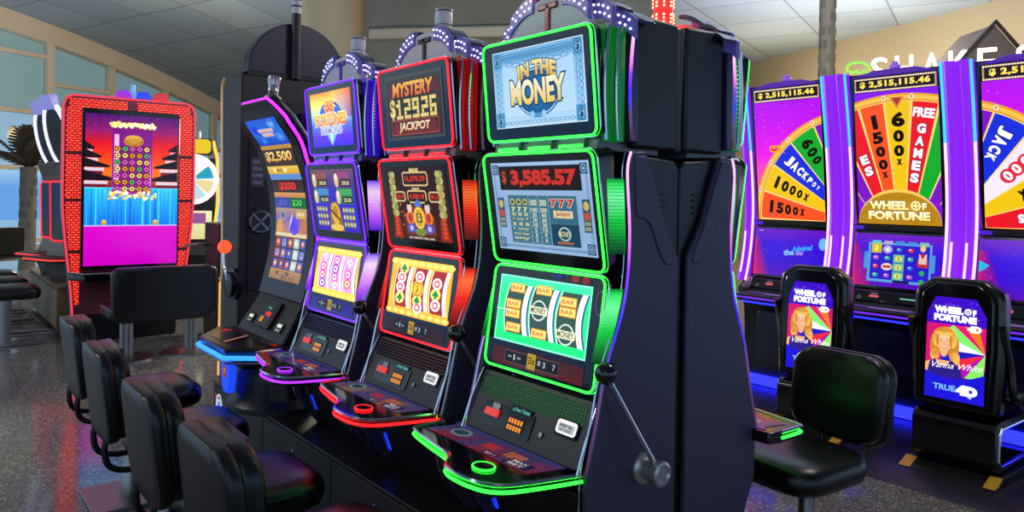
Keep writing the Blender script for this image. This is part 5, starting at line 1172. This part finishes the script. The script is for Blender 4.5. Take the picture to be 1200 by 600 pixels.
# ------------------------------------------------------------------ shop sign of lit letters, green neon burger and gable
Zs = 10.5; s0 = cw((1015 - 600) / 900, Zs); s1 = cw((1290 - 600) / 900, Zs * .852); sd = (s1 - s0); SL = sd.length; sd.normalize(); sn = Vector((-sd.y, sd.x, 0))
SF = lambda u, v, d: s0 + sd * u - sn * d + Vector((0, 0, v))
sign = thing('shop_sign', 'row of white lit capital letters above the wheel machines', 'sign', (s0.x, s0.y, 3.2))
LETW = light('warm white letters', (255, 240, 215), 3.0)
u = .03
for ch, w_, gap in (('S', .20, .10), ('H', .21, .11), ('A', .23, .08), ('K', .23, .09), ('E', .21, .20), ('S', .20, .10), ('H', .21, .11), ('A', .23, .08), ('C', .22, .09), ('K', .23, .05)):
    vs, ps = text_mesh(ch, .0, 0, 1.); xa, xb = min(v[0] for v in vs), max(v[0] for v in vs); ya, yb = min(v[1] for v in vs), max(v[1] for v in vs)
    bm = B(); vv = [bm.verts.new((u + (x - xa) / (xb - xa) * w_, 0, (y - ya) / (yb - ya) * .34)) for x, y in vs]
    for q in ps:
        try: bm.faces.new([vv[i] for i in q])
        except ValueError: pass
    r = bmesh.ops.extrude_face_region(bm, geom=bm.faces[:]); bmesh.ops.translate(bm, vec=(0, .06, 0), verts=[e for e in r['geom'] if isinstance(e, bmesh.types.BMVert)])
    for v in bm.verts: v.co = SF(v.co.x, v.co.z + 3.27, -v.co.y) - Vector((s0.x, s0.y, 3.2))
    obj('letter', bm, LETW, sign, smooth=False)
    u += w_ + gap
bm = B(); prism(bm, [(-.1, 3.17), (SL, 3.17), (SL, 3.23), (-.1, 3.23)], lambda a, b, d: SF(a, b, d) - Vector((s0.x, s0.y, 3.2)), -.06, .02); obj('mounting_rail', bm, M_STEEL, sign)
bm = B()
for uu in (.3, 1.4, 2.5): prism(bm, [(uu, -3.2), (uu + .08, -3.2), (uu + .08, .0), (uu, .0)], lambda a, b, d: SF(a, b, d) - Vector((s0.x, s0.y, 0)), -.06, -.01)
obj('support_frame', bm, M_STEEL, sign)
bz = cw((1003 - 600) / 900, 10.6)
bn = thing('neon_burger_sign', 'green neon burger outline beside the lit letters', 'sign', (bz.x, bz.y, 3.40))
NE = light('green neon', (90, 255, 20), 2.0); BF = lambda a, b: right * a + Vector((0, 0, b))
bm = B(); tube(bm, [BF(.16 * math.cos(q * PI / 12), .07 + .10 * math.sin(q * PI / 12)) for q in range(13)], .012, 6); obj('bun_top', bm, NE, bn)
bm = B(); tube(bm, [BF(-.16 + .32 * q / 12, .035 + .018 * math.sin(q * PI / 2)) for q in range(13)], .012, 6); obj('lettuce', bm, NE, bn)
bm = B(); tube(bm, [BF(x, y) for x, y in ((-.15, .0), (-.15, -.05), (-.11, -.08), (.11, -.08), (.15, -.05), (.15, .0))], .012, 6); obj('bun_bottom', bm, NE, bn)
bm = B(); tube(bm, [BF(.0, -3.4), BF(.0, -.08)], .012, 6); obj('post', bm, M_STEEL, bn)
gz = cw((1162 - 600) / 900, 11.6)
gb = thing('pitched_canopy', 'brown pitched canopy rising behind the lit letters', 'canopy', (gz.x, gz.y, 0))
GF = lambda a, b, d: right * a + fwd * d + Vector((0, 0, b))
bm = B(); prism(bm, [(-1.5, 2.72), (0, 4.36), (1.5, 2.72), (1.5, 2.60), (-1.5, 2.60)], GF, 0, .9); obj('gable', bm, mat('brown canopy board', (124, 106, 98), .6), gb, smooth=False)
bm = B(); tube(bm, [GF(-1.55, 2.68, -.03), GF(0, 4.40, -.03), GF(1.55, 2.68, -.03)], .035, 6); obj('edge_trim', bm, mat('dark canopy edge', (48, 40, 38), .5), gb)
bm = B()
for s in (-1.3, 1.3): prism(bm, [(s - .06, 0), (s + .06, 0), (s + .06, 2.62), (s - .06, 2.62)], GF, .2, .32)
obj('post', bm, M_STEEL, gb)

# ------------------------------------------------------------------ metal palm trees
def palm(name, label, u, Z, h, r, fr=True):
    c = cw(u, Z); t = thing(name, label, 'decoration', (c.x, c.y, 0), 0)
    bm = B(); lathe(bm, [(0, 0), (r * 1.1, 0), (r, .1), (r, h), (0, h)], 24); tr = obj('trunk', bm, mat('brushed trunk metal', (120, 112, 98), .5, 0.), t)
    bm = B()
    k = int(h / .22)
    for i in range(4, k):
        for a in range(8):
            q = a * PI / 4 + (i % 2) * .3
            if (i * 7 + a * 3) % 5 < 3: box(bm, (r * math.cos(q), r * math.sin(q), i * .22), (.014, r * .42, .13), Matrix.Rotation(q, 4, 'Z'))
    obj('trunk_scales', bm, mat('pale trunk scale', (96, 90, 82), .5, 0.), tr, smooth=False)
    if fr:
        for i in range(9):
            a = i * 2 * PI / 9 + .3; el = [1.35, 1.0, .6][i % 3]; bm = B(); n = 14; L = 1.2
            sp = []
            for q in range(n + 1):
                s = q / n; sp.append(Vector((math.cos(a) * (L * s * math.cos(el) + .05), math.sin(a) * (L * s * math.cos(el) + .05), h + L * s * math.sin(el) - .35 * s * s)))
            side = Vector((-math.sin(a), math.cos(a), 0))
            tube(bm, sp, .018, 5)
            for q in range(1, n):
                s = q / n; wdt = .30 * math.sin(PI * min(1, s * .9 + .1)) + .03; tg = (sp[q] - sp[q - 1]).normalized()
                for sg in (-1, 1):
                    a_, b_ = sp[q], sp[q] + side * sg * wdt + tg * .10 - Vector((0, 0, .05))
                    e_ = tg * .043; up_ = Vector((0, 0, .006))
                    q4 = [a_ - e_, b_ - e_ * .3, b_ + e_ * .3, a_ + e_]
                    lo = [bm.verts.new(v) for v in q4]; hi = [bm.verts.new(v + up_) for v in q4]
                    bm.faces.new(lo[::-1]); bm.faces.new(hi)
                    for k2 in range(4): bm.faces.new((lo[k2], lo[(k2 + 1) % 4], hi[(k2 + 1) % 4], hi[k2]))
            obj('frond', bm, mat('dark bronze frond', (84, 78, 62), .45, .5), t, smooth=False)
    return t
palm('metal_palm_tree', 'bronze metal palm tree beside the windows', (33 - 600) / 900, 15.5, 2.05, .15)
palm('palm_trunk_column', 'tall metal trunk column with square scales rising to the ceiling', (966 - 600) / 900, 12.5, 6.2, .125, False)
# ------------------------------------------------------------------ wide red-framed machine facing the camera, with its bench
def mesh_led():
    m = mat('red lit lattice', (40, 4, 4), .3)
    nt = m.node_tree; b = nt.nodes['Principled BSDF']; tc = nt.nodes.new('ShaderNodeTexCoord'); br = nt.nodes.new('ShaderNodeTexBrick')
    mp = nt.nodes.new('ShaderNodeMapping'); mp.inputs['Rotation'].default_value = (PI / 2, 0, 0)
    br.inputs['Color1'].default_value = (*lin((255, 74, 42)), 1); br.inputs['Color2'].default_value = (*lin((255, 44, 28)), 1); br.inputs['Mortar'].default_value = (*lin((104, 3, 9)), 1)
    br.inputs['Scale'].default_value = 1; br.inputs['Brick Width'].default_value = .050; br.inputs['Row Height'].default_value = .026; br.inputs['Mortar Size'].default_value = .0075
    nt.links.new(tc.outputs['Object'], mp.inputs[0]); nt.links.new(mp.outputs[0], br.inputs['Vector']); nt.links.new(br.outputs['Color'], b.inputs['Emission Color']); b.inputs['Emission Strength'].default_value = 2.6
    return m
t = thing('wide_slot_machine', 'wide slot machine with a glowing red lattice frame and a temple scene on screen', 'slot machine', (1.93, 9.2, 0), 0)
HW = .655
def xo(z): return HW - .11 * ssm(z, 1.6, .2) * 1.0 if z < 1.6 else HW
lft = [(-xo(.37 + 2.15 * q / 12), .37 + 2.15 * q / 12) for q in range(13)]
def scurve(z): return 0.
SF_ = lambda u, v, d: Vector((u, d + scurve(v) * -1.2 - .02, v))
bm = B(); o = [(-x_, z) for x_, z in [(xo(.30), .30)]] + lft[1:] + [(-HW + .03, 2.60), (-HW + .09, 2.625), (HW - .09, 2.625), (HW - .03, 2.60)] + [(-x, z) for x, z in lft[:0:-1]] + [(xo(.30), .30)]
prism(bm, o, SF_, -.01, .16); fr = obj('frame', bm, mat('rose metal frame', (120, 60, 70), .3, .6), t, .012)
M_LAT = mesh_led()
def strip(nm, pts): 
    bm = B(); prism(bm, pts, SF_, -.022, -.008); return obj(nm, bm, M_LAT, fr)
for s in (-1, 1):
    zs = [.40, .98, 1.52, 2.02, 2.52]
    for a, b in zip(zs, zs[1:]):
        n = 5; outer = [(s * (xo(a + .02 + (b - a - .04) * k / n) - .025), a + .02 + (b - a - .04) * k / n) for k in range(n + 1)]; inner = [(s * (.49 if z_ > .8 else .49), z_ - .03 * s * 0) for _, z_ in outer]
        strip('lattice_panel', outer + [(x_ - s * (0.0 if z_ > .9 else .0), z_) for x_, z_ in inner[::-1]])
    strip('lattice_panel', [(s * .05, 2.50), (s * (HW - .05), 2.50), (s * (HW - .05), 2.59), (s * .05, 2.59)])
bm = B(); tube(bm, [SF_(x_, z_, -.012) for x_, z_ in o[:-1] + [o[-1]]], .012, 6); obj('frame_edge', bm, light('pink frame edge', (255, 70, 90), .9), fr)
bm = B(); prism(bm, rrect(.98, 1.72, .05, 4, .0, 1.64), SF_, -.05, .0); bz_ = obj('bezel', bm, M_GLOSS, t, .01)
p = Pic(); x0, x1, y0, y1 = -.46, .47, -.81, .81
p.rect(x0, y0, x1, -.385, (200, 0, 190), 1, (215, 5, 200), 1, 6)
p.rect(x0, -.385, x1, .015, (20, 120, 235), 1, (40, 190, 250), 1, 6)
for i in range(22): xx = x0 + .02 + i * .0415; p.rect(xx, -.385, xx + random.uniform(.008, .024), .015, random.choice([(15, 80, 200), (60, 210, 255), (20, 100, 220)]), 2, random.choice([(30, 150, 245), (90, 220, 255)]), 1, 4)
p.rect(x0, -.39, x1, -.378, (190, 190, 240), 3); p.rect(x0, .01, x1, .025, (80, 210, 255), 3)
p.stops(x0, .015, x1, y1, [(110, 20, 60), (250, 120, 20), (250, 70, 20), (225, 20, 35), (140, 20, 110), (75, 10, 110)], 1, 1, 3)
for i in range(70): p.ell(random.uniform(x0, x1), random.uniform(.6, .80), .004, .004, (170, 90, 200), 1.6, n=6)
for s in (-1, 1):
    e = .465
    for z, w_, h in ((.45, .10, .03), (.36, .17, .035), (.26, .25, .04), (.12, .30, .05)):
        p.poly([(s * e, z + h + .04), (s * (e - w_), z), (s * (e - w_ + .01), z - .02), (s * e, z - .02)], (28, 16, 26), 2.2); p.rect(min(s * e, s * (e - w_ * .75)), z - .06, max(s * e, s * (e - w_ * .75)), z - .025, (225, 200, 215), 2.1); p.rect(min(s * e, s * (e - w_ * .7)), z - .10, max(s * e, s * (e - w_ * .7)), z - .06, (120, 20, 40), 2.05)
p.rect(-.20, -.05, .20, .66, (170, 20, 150), 3, (120, 10, 130), 1, 5); p.rect(-.18, .1, -.135, .60, (255, 235, 250), 4, (250, 180, 240), 1, 5); p.rect(.165, .05, .19, .40, (230, 130, 220), 4, (190, 60, 190), 1, 5)
p.ell(.01, .53, .10, .06, (190, 120, 30), 4); p.ell(.01, .555, .085, .042, (225, 170, 60), 4.4); p.rect(-.06, .55, .08, .556, (120, 60, 20), 5); p.rect(-.08, .53, .10, .537, (120, 60, 20), 5)
for c in range(5):
    for r in range(7):
        x, y = -.145 + c * .072, .445 - r * .072
        p.rect(x - .031, y - .03, x + .031, y + .03, (70, 25, 10), 4.6); p.ell(x, y, .025, .024, [(235, 160, 30), (255, 225, 120), (225, 90, 200), (60, 190, 110)][(c * 3 + r * 5) % 7 % 4], 5.2); p.ell(x, y, .012, .010, (90, 30, 10), 5.6)
for i in range(60): p.ell(random.uniform(-.24, .24), random.uniform(-.10, -.02), random.uniform(.008, .022), random.uniform(.008, .022), random.choice([(255, 255, 220), (255, 220, 80), (255, 180, 40), (255, 250, 245)]), 6, n=8)
[p.ell(-.22 + i * .0105 + random.uniform(-.004, .004), .705 + random.uniform(-.022, .022), random.uniform(.012, .022), random.uniform(.014, .026), random.choice([(255, 255, 225), (255, 245, 150), (255, 225, 90), (255, 255, 240)]), 6 + .02 * i, n=10) for i in range(43)]
for x in (-.27, .24): p.ell(x, -.35, .026, .03, (220, 150, 30), 5); p.ell(x, -.335, .016, .014, (250, 210, 90), 6)
p.build('temple_screen', attr_mat('temple screen picture', 1.15), bz_, lambda u_, v_, d: SF_(u_, v_ + 1.635, -.05 - d))
bm = B(); prism(bm, [(.10, .0), (.02, .70), (.02, 2.5), (.55, 2.5), (.55, 0)], YZ, -.52, .52); obj('cabinet', bm, M_BODY, t, .01)
bm = B(); prism(bm, [(-.60, -.05), (-.50, -.34), (.50, -.34), (.60, -.05)], XY, .68, .76); dk = obj('deck', bm, M_GLOSS, t, .015)
bm = B(); tube(bm, [(-.60, -.05, .765), (-.50, -.342, .765), (.50, -.342, .765), (.60, -.05, .765)], .012, 6); obj('deck_trim', bm, M_STEEL, dk)
bm = B(); box2(bm, -.53, -.51, -.02, 0, .10, .66); obj('leg_light', bm, light('red leg light', (255, 30, 30), 1.2), t)
for x, c, nm in ((-.08, (150, 30, 210), 'violet ornament'), (.12, (30, 60, 230), 'blue ornament'), (.30, (200, 40, 50), 'red ornament')):
    bm = B(); prism(bm, [(x - .09, 2.62), (x - .05, 2.72), (x + .05, 2.73), (x + .10, 2.62)], XZ, .0, .10); obj('topper_ornament', bm, mat(nm, c, .3, emis=c, es=.7), t, .012, label=nm)
bm = B(); lathe(bm, [(0, 2.62), (.04, 2.62), (.04, 2.70), (.025, 2.72), (.025, 2.79), (0, 2.80)], 14, Matrix.Translation((.02, .05, 0))); obj('signal_lamp', bm, mat('pale blue lens', (150, 200, 230), .2, emis=(90, 160, 220), es=.5), t)
# bench: one broad back on two posts with round feet
t = thing('double_bench_seat', 'wide black bench with two metal posts before the red framed machine', 'bench', (2.0, 8.15, 0))
bm = pad(back_outline(.98, .52, .08), .12, .04, .02, .015); bmesh.ops.translate(bm, vec=(0, -.20, .64), verts=bm.verts); obj('backrest', bm, M_LEATH, t, ang=60)
bm = B(); prism(bm, rrect(.98, .52, .06, 5, 0, .08), XY, .40, .52); obj('seat', bm, M_LEATH, t, .035, 3)
for s in (-1, 1):
    bm = B(); lathe(bm, [(0, .0), (.26, .0), (.26, .018), (.2, .03), (.06, .04), (0, .04)], 32, Matrix.Translation((s * .30, .02, 0))); obj('foot', bm, M_STEEL, t)
    bm = B()
    for k in (-1, 0, 1): lathe(bm, [(0, .03), (.022, .03), (.022, .42), (0, .42)], 12, Matrix.Translation((s * .30 + k * .04, .02, 0)))
    obj('post', bm, M_STEEL, t)
bm = B(); tube(bm, [(-.30, .02, .36), (.30, .02, .36)], .010, 8); obj('cross_bar', bm, M_STEEL, t)

# ------------------------------------------------------------------ row of machines behind, at the windows
def row_machine(label, y):
    t = thing('oval_side_slot_machine', label, 'slot machine', (1.50, y, 0), FACE + .42, 'chrome sided machines in the far row')
    bm = B(); prism(bm, [(-.02, .55), (-.12, .80), (-.02, .95), (.02, 1.3), (.0, 1.7), (-.10, 1.95), (.25, 1.95), (.25, .55)], YZ, -.30, .30); obj('cabinet', bm, mat('silver cabinet', (120, 112, 108), .35, .4), t, .01)
    f = Frame(-.06, 1.90, -.24, 2.60)
    bm = B(); prism(bm, [(.19 * math.cos(a * PI / 14), .36 * math.sin(a * PI / 14)) for a in range(28)], f, -.06, .0); tp = obj('oval_topper', bm, mat('oval black face', (40, 40, 44), .2), t)
    bm = B(); tube(bm, [f(.20 * math.cos(a * PI / 14), .37 * math.sin(a * PI / 14), -.01) for a in range(28)], .030, 8, True); obj('chrome_ring', bm, mat('chrome with painted shine', (225, 225, 235), .15, .8, emis=(220, 220, 255), es=1.2), tp)  # chrome shine put in as emission; the ring is no lamp
    bm = B(); prism(bm, rrect(.20, .17, .02, 3, 0, .39), f, -.05, .05); obj('crest', bm, mat('pale violet crest', (150, 150, 200), .25, emis=(140, 140, 230), es=.5), tp, .01)
    f2 = Frame(.0, 1.02, -.02, 1.72); bm = B(); prism(bm, rrect(.54, .68, .04), f2, -.02, .03); sc = obj('screen', bm, M_GLOSS, t)
    bm = B(); led_ring(bm, f2, .56, .70, .05, .010, .03); obj('light_rim', bm, light('red rim light', (255, 30, 40), 1.6), sc)
    bm = B(); prism(bm, [(-.33, -.02), (-.36, -.22), (-.26, -.36), (.26, -.36), (.36, -.22), (.33, -.02)], XY, .80, .85); dk = obj('deck', bm, M_GREY, t, .012)
    bm = B(); tube(bm, [(-.36, -.22, .83), (-.26, -.362, .83), (.26, -.362, .83), (.36, -.22, .83)], .010, 6); obj('deck_light', bm, light('red deck line', (255, 60, 50), 1.2), dk)
for y, lb in ((10.3, 'nearer chrome oval machine half hidden by the red framed machine'), (11.1, 'farther chrome oval machine behind the red framed machine')): row_machine(lb, y)
t = thing('wooden_machine_stand', 'long pale wooden stand under the far row of machines', 'cabinet', (1.62, 11.1, 0))
bm = B(); box2(bm, -.27, .40, -1.25, 1.25, .05, .52); obj('carcass', bm, noisy('pale wood', (142, 122, 86), (118, 100, 70), 6, .5), t, .004)
bm = B(); box2(bm, -.29, .42, -1.27, 1.27, .52, .55); obj('top', bm, mat('wood edge', (120, 104, 78), .5), t, .004)
for k in range(3):
    bm = B(); box2(bm, -.285, -.27, -1.24 + k * .83, -.43 + k * .83, .08, .50); d = obj('door', bm, noisy('pale wood', (142, 122, 86), (118, 100, 70), 6, .5), t, .004)
    bm = B(); lathe(bm, [(0, 0), (.012, 0), (.012, .006), (0, .006)], 12, Matrix.Translation((-.285, -.83 + k * .83, .4)) @ ROTY(-90)); obj('lock', bm, M_STEEL, d)
def stool(label, x, y):
    t = thing('bar_stool', label, 'stool', (x, y, 0), FACE, 'low black stools at the far row')
    bm = seat_pad(.50, .56, .13); bmesh.ops.translate(bm, vec=(0, .02, .56), verts=bm.verts); obj('seat', bm, M_LEATH, t, ang=60)
    for s in (-1, 1):
        bm = B(); prism(bm, rrect(.05, .09, .01, 3, s * .0, 0), lambda u_, v_, d: Vector((u_ + s * .10, v_, d)), .03, .50); obj('post', bm, M_STEEL, t)
    bm = B(); prism(bm, rrect(.10, .50, .01, 3), lambda u_, v_, d: Vector((u_, v_ + .1, d)), 0, .03); obj('foot', bm, M_STEEL, t, .004)
    bm = B(); tube(bm, [(-.12, .02, .12), (-.12, .40, .12), (.12, .40, .12), (.12, .02, .12)], .016, 8); obj('foot_rest', bm, M_STEEL, t)
for x, y, lb in ((.82, 9.45, 'nearest low black stool at the far row, two grey posts showing'), (.80, 10.3, 'second low black stool at the far row'), (.78, 11.15, 'third low black stool at the far row, almost hidden')): stool(lb, x, y)
t = copy_tree(c0); t.location = (.55, 12.6, 0); t.rotation_euler = (0, 0, FACE); t['label'] = 'black swivel chair seen edge on before the windows'; t['group'] = 'chairs before the windows'

# bright wheel machine and dark machine back between the red machine and the tall wheel machine
t = thing('bright_wheel_machine', 'bright slot machine with a white and teal wheel, right behind the red framed machine', 'slot machine', (3.15, 11.3, 0), math.radians(-12))
bm = B(); prism(bm, [(-.10, 0), (-.16, .75), (-.02, .9), (.0, 2.1), (.35, 2.1), (.35, 0)], YZ, -.32, .32); obj('cabinet', bm, M_BODY, t, .01)
f = Frame(-.02, 1.45, -.04, 2.15)
p = Pic(); p.ell(0, 0, .33, .33, (250, 250, 245), 1)
for i in range(8): p.sector(0, 0, .07, .29, i * 45 + 4, i * 45 + 41, [(40, 165, 190), (250, 250, 250), (190, 225, 235), (240, 220, 160)][i % 4], 2, 5)
p.ell(0, 0, .06, .06, (255, 255, 255), 3); p.build('wheel', M_PIC, t, f, 0, .01)
bm = B(); led_ring(bm, f, .68, .68, .33, .02, .0); obj('wheel_rim', bm, light('white rim light', (255, 245, 220), 2), t)
f = Frame(-.03, .93, -.01, 1.38); p = Pic(); p.rect(-.28, -.2, .28, .2, (225, 215, 150), 1, (250, 245, 190)); p.rect(-.2, .02, .2, .17, (150, 90, 150), 2); p.ell(-.05, .09, .06, .05, (235, 225, 120), 3); p.build('lower_screen', M_PIC, t, f, 0, .01)
f = Frame(-.05, 2.17, -.05, 2.36); p = Pic(); p.poly(rrect(.5, .2, .06), (235, 205, 40), 1); p.text('7', .0, .0, .08, .14, (200, 40, 30), 2); p.build('topper_picture', M_PIC, t, f, 0, .01)
bm = B(); prism(bm, rrect(.56, .24, .06, 4, 0, 2.26), XZ, -.04, .06); obj('topper', bm, M_GREY, t, .01)
bm = B(); tube(bm, [(.30, -.04, .95), (.36, -.02, 1.5), (.34, -.02, 2.1), (.28, -.03, 2.35)], .022, 6); obj('side_light', bm, light('amber side light', (255, 190, 70), 1.6), t)
bm = B(); tube(bm, [(.10, -.02, 2.36), (.10, -.02, 2.48)], .02, 8); obj('signal_lamp', bm, mat('white lens', (220, 220, 215), .3), t)
t = thing('dark_machine_back', 'plain dark machine back standing behind the orange lit ball', 'slot machine', (3.16, 8.9, 0), 0)
bm = B(); prism(bm, rrect(.90, 1.28, .02, 3, 0, .64), XZ, -.25, .25); obj('body', bm, mat('brown black back', (30, 21, 20), .5), t, .015)
bm = B(); prism(bm, rrect(.78, 1.0, .02, 3, 0, .70), XZ, -.262, -.25); obj('back_panel', bm, M_DARK, t, .003)
bm = B(); tube(bm, [(-.46, .0, 1.03), (-.62, -.05, 1.05), (-.75, -.05, 1.03)], .016, 8); hd = obj('pull_arm', bm, M_STEEL, t)
bm = B(); sphere(bm, (-.36, -.28, 1.03), .03); obj('arm_knob', bm, M_CHROME, hd)
# gate seats before the windows
gs = cw(-.655, 13.6); yaw = math.atan2(E_.y, E_.x)
def gate_seat(i):
    o = gs + E_ * (.66 * (i - 2.2)); 
    t = thing('gate_seat', ('black gate seat before the windows, nearest the palm tree', 'black gate seat before the windows, second from the palm tree', 'black gate seat before the windows, third from the palm tree')[2 - i], 'chair', (o.x, o.y, 0), yaw, 'gate seats before the windows')
    bm = B(); prism(bm, rrect(.54, .48, .04, 4, 0, .70), XZ, -.24, -.18); obj('backrest', bm, M_LEATH, t, .015)
    bm = B(); prism(bm, rrect(.54, .46, .04, 4), XY, .40, .46); obj('seat', bm, M_LEATH, t, .015)
    bm = B(); box2(bm, -.30, .30, -.06, .0, .34, .40); obj('beam', bm, M_STEEL, t, .005)
    bm = B(); tube(bm, [(-.30, -.2, .0), (-.30, -.03, .36), (-.30, .2, .0)], .02, 6); obj('leg', bm, M_STEEL, t)
    bm = B(); tube(bm, [(.30, -.2, .44), (.30, -.2, .62), (.30, .2, .62)], .018, 6); obj('armrest', bm, M_STEEL, t)
for i in range(3): gate_seat(i)

# ------------------------------------------------------------------ hall lamps: recessed downlights in the ceiling
def downlight(label, u, Z, power, col=(255, 236, 210), size=.25, spot=150, down=None):
    c = cw(u, Z); h = roof(c.x, c.y) - .03
    t = thing('ceiling_downlight', label, 'light', (c.x, c.y, h), 0, 'recessed ceiling lamps')
    bm = B(); lathe(bm, [(.14, -.02), (.17, -.025), (.18, .0), (.14, .0)], 24); obj('trim_ring', bm, mat('white lamp ring', (215, 215, 210), .4), t)
    bm = B(); lathe(bm, [(0, -.008), (.14, -.008), (.14, .0), (0, .0)], 24); obj('diffuser', bm, mat('lamp diffuser', (200, 200, 195), .4), t)
    l = bpy.data.lights.new('lamp', 'SPOT'); l.energy = power; l.color = tuple(lin(col)); l.shadow_soft_size = size; l.spot_size = math.radians(spot); l.spot_blend = .6
    o = bpy.data.objects.new('lamp', l); COL.objects.link(o); o.parent = t; o.location = (0, 0, -.06)
downlight('small round ceiling lamp over the window side of the hall', -.49, 17., 250)
downlight('small round ceiling lamp nearer the pillar', -.40, 19., 250)
downlight('small round ceiling lamp over the beige wall', .467, 15., 300)
def fill_point(x, y, z, pw, col=(255, 240, 222), r=.35):  # added point light with no fixture, brightens walls and floor
    l = bpy.data.lights.new('fill_point', 'POINT'); l.energy = pw; l.color = tuple(lin(col)); l.shadow_soft_size = r
    o = bpy.data.objects.new('fill_point', l); COL.objects.link(o); o.location = (x, y, z)
# added fill lights without fixtures: upward spots for the ceiling, points for the rest
def ceiling_fill(u, Z, z, pw, col=(255, 240, 222), ang=140):
    c = cw(u, Z); l = bpy.data.lights.new('ceiling_fill', 'SPOT'); l.energy = pw; l.color = tuple(lin(col)); l.shadow_soft_size = .3; l.spot_size = math.radians(ang); l.spot_blend = .8
    o = bpy.data.objects.new('ceiling_fill', l); COL.objects.link(o); o.location = (c.x, c.y, z); o.rotation_euler = (PI, 0, 0)
COOL = (214, 228, 255)
ceiling_fill(-.50, 12, 2.2, 260, COOL); ceiling_fill(-.36, 17, 2.4, 220, COOL); ceiling_fill(-.75, 19, 2.4, 200, COOL)
q = cw(-.5, 17); fill_point(q.x, q.y, 3.6, 420, (255, 236, 205)); q = cw(-.15, 10.5); fill_point(q.x, q.y, 2.6, 380, (255, 244, 225))
ceiling_fill(.30, 9.5, 2.7, 620, COOL); ceiling_fill(.52, 9.0, 2.7, 620, COOL); ceiling_fill(.42, 14.5, 2.5, 800, COOL)
ceiling_fill(.0, 10.5, 2.6, 600, (240, 240, 230))
fill_point(-3.5, -3.0, 4.4, 55); fill_point(-6.0, 6.0, 4.4, 130, COOL); fill_point(-3.0, 8.0, 4.6, 200, (255, 240, 228))
q = cw(.52, 9.0); fill_point(q.x, q.y, 4.3, 200, (255, 236, 205)); q = cw(.47, 15.5); fill_point(q.x, q.y, 3.4, 340, (255, 234, 205)); q = cw(.74, 11.8); fill_point(q.x, q.y, 3.2, 190, (255, 234, 205)); q = cw(.34, 19.); fill_point(q.x, q.y, 3.4, 260, (255, 234, 205)); q = cw(.75, 3.6); fill_point(q.x, q.y, 4.4, 130, (255, 240, 235))
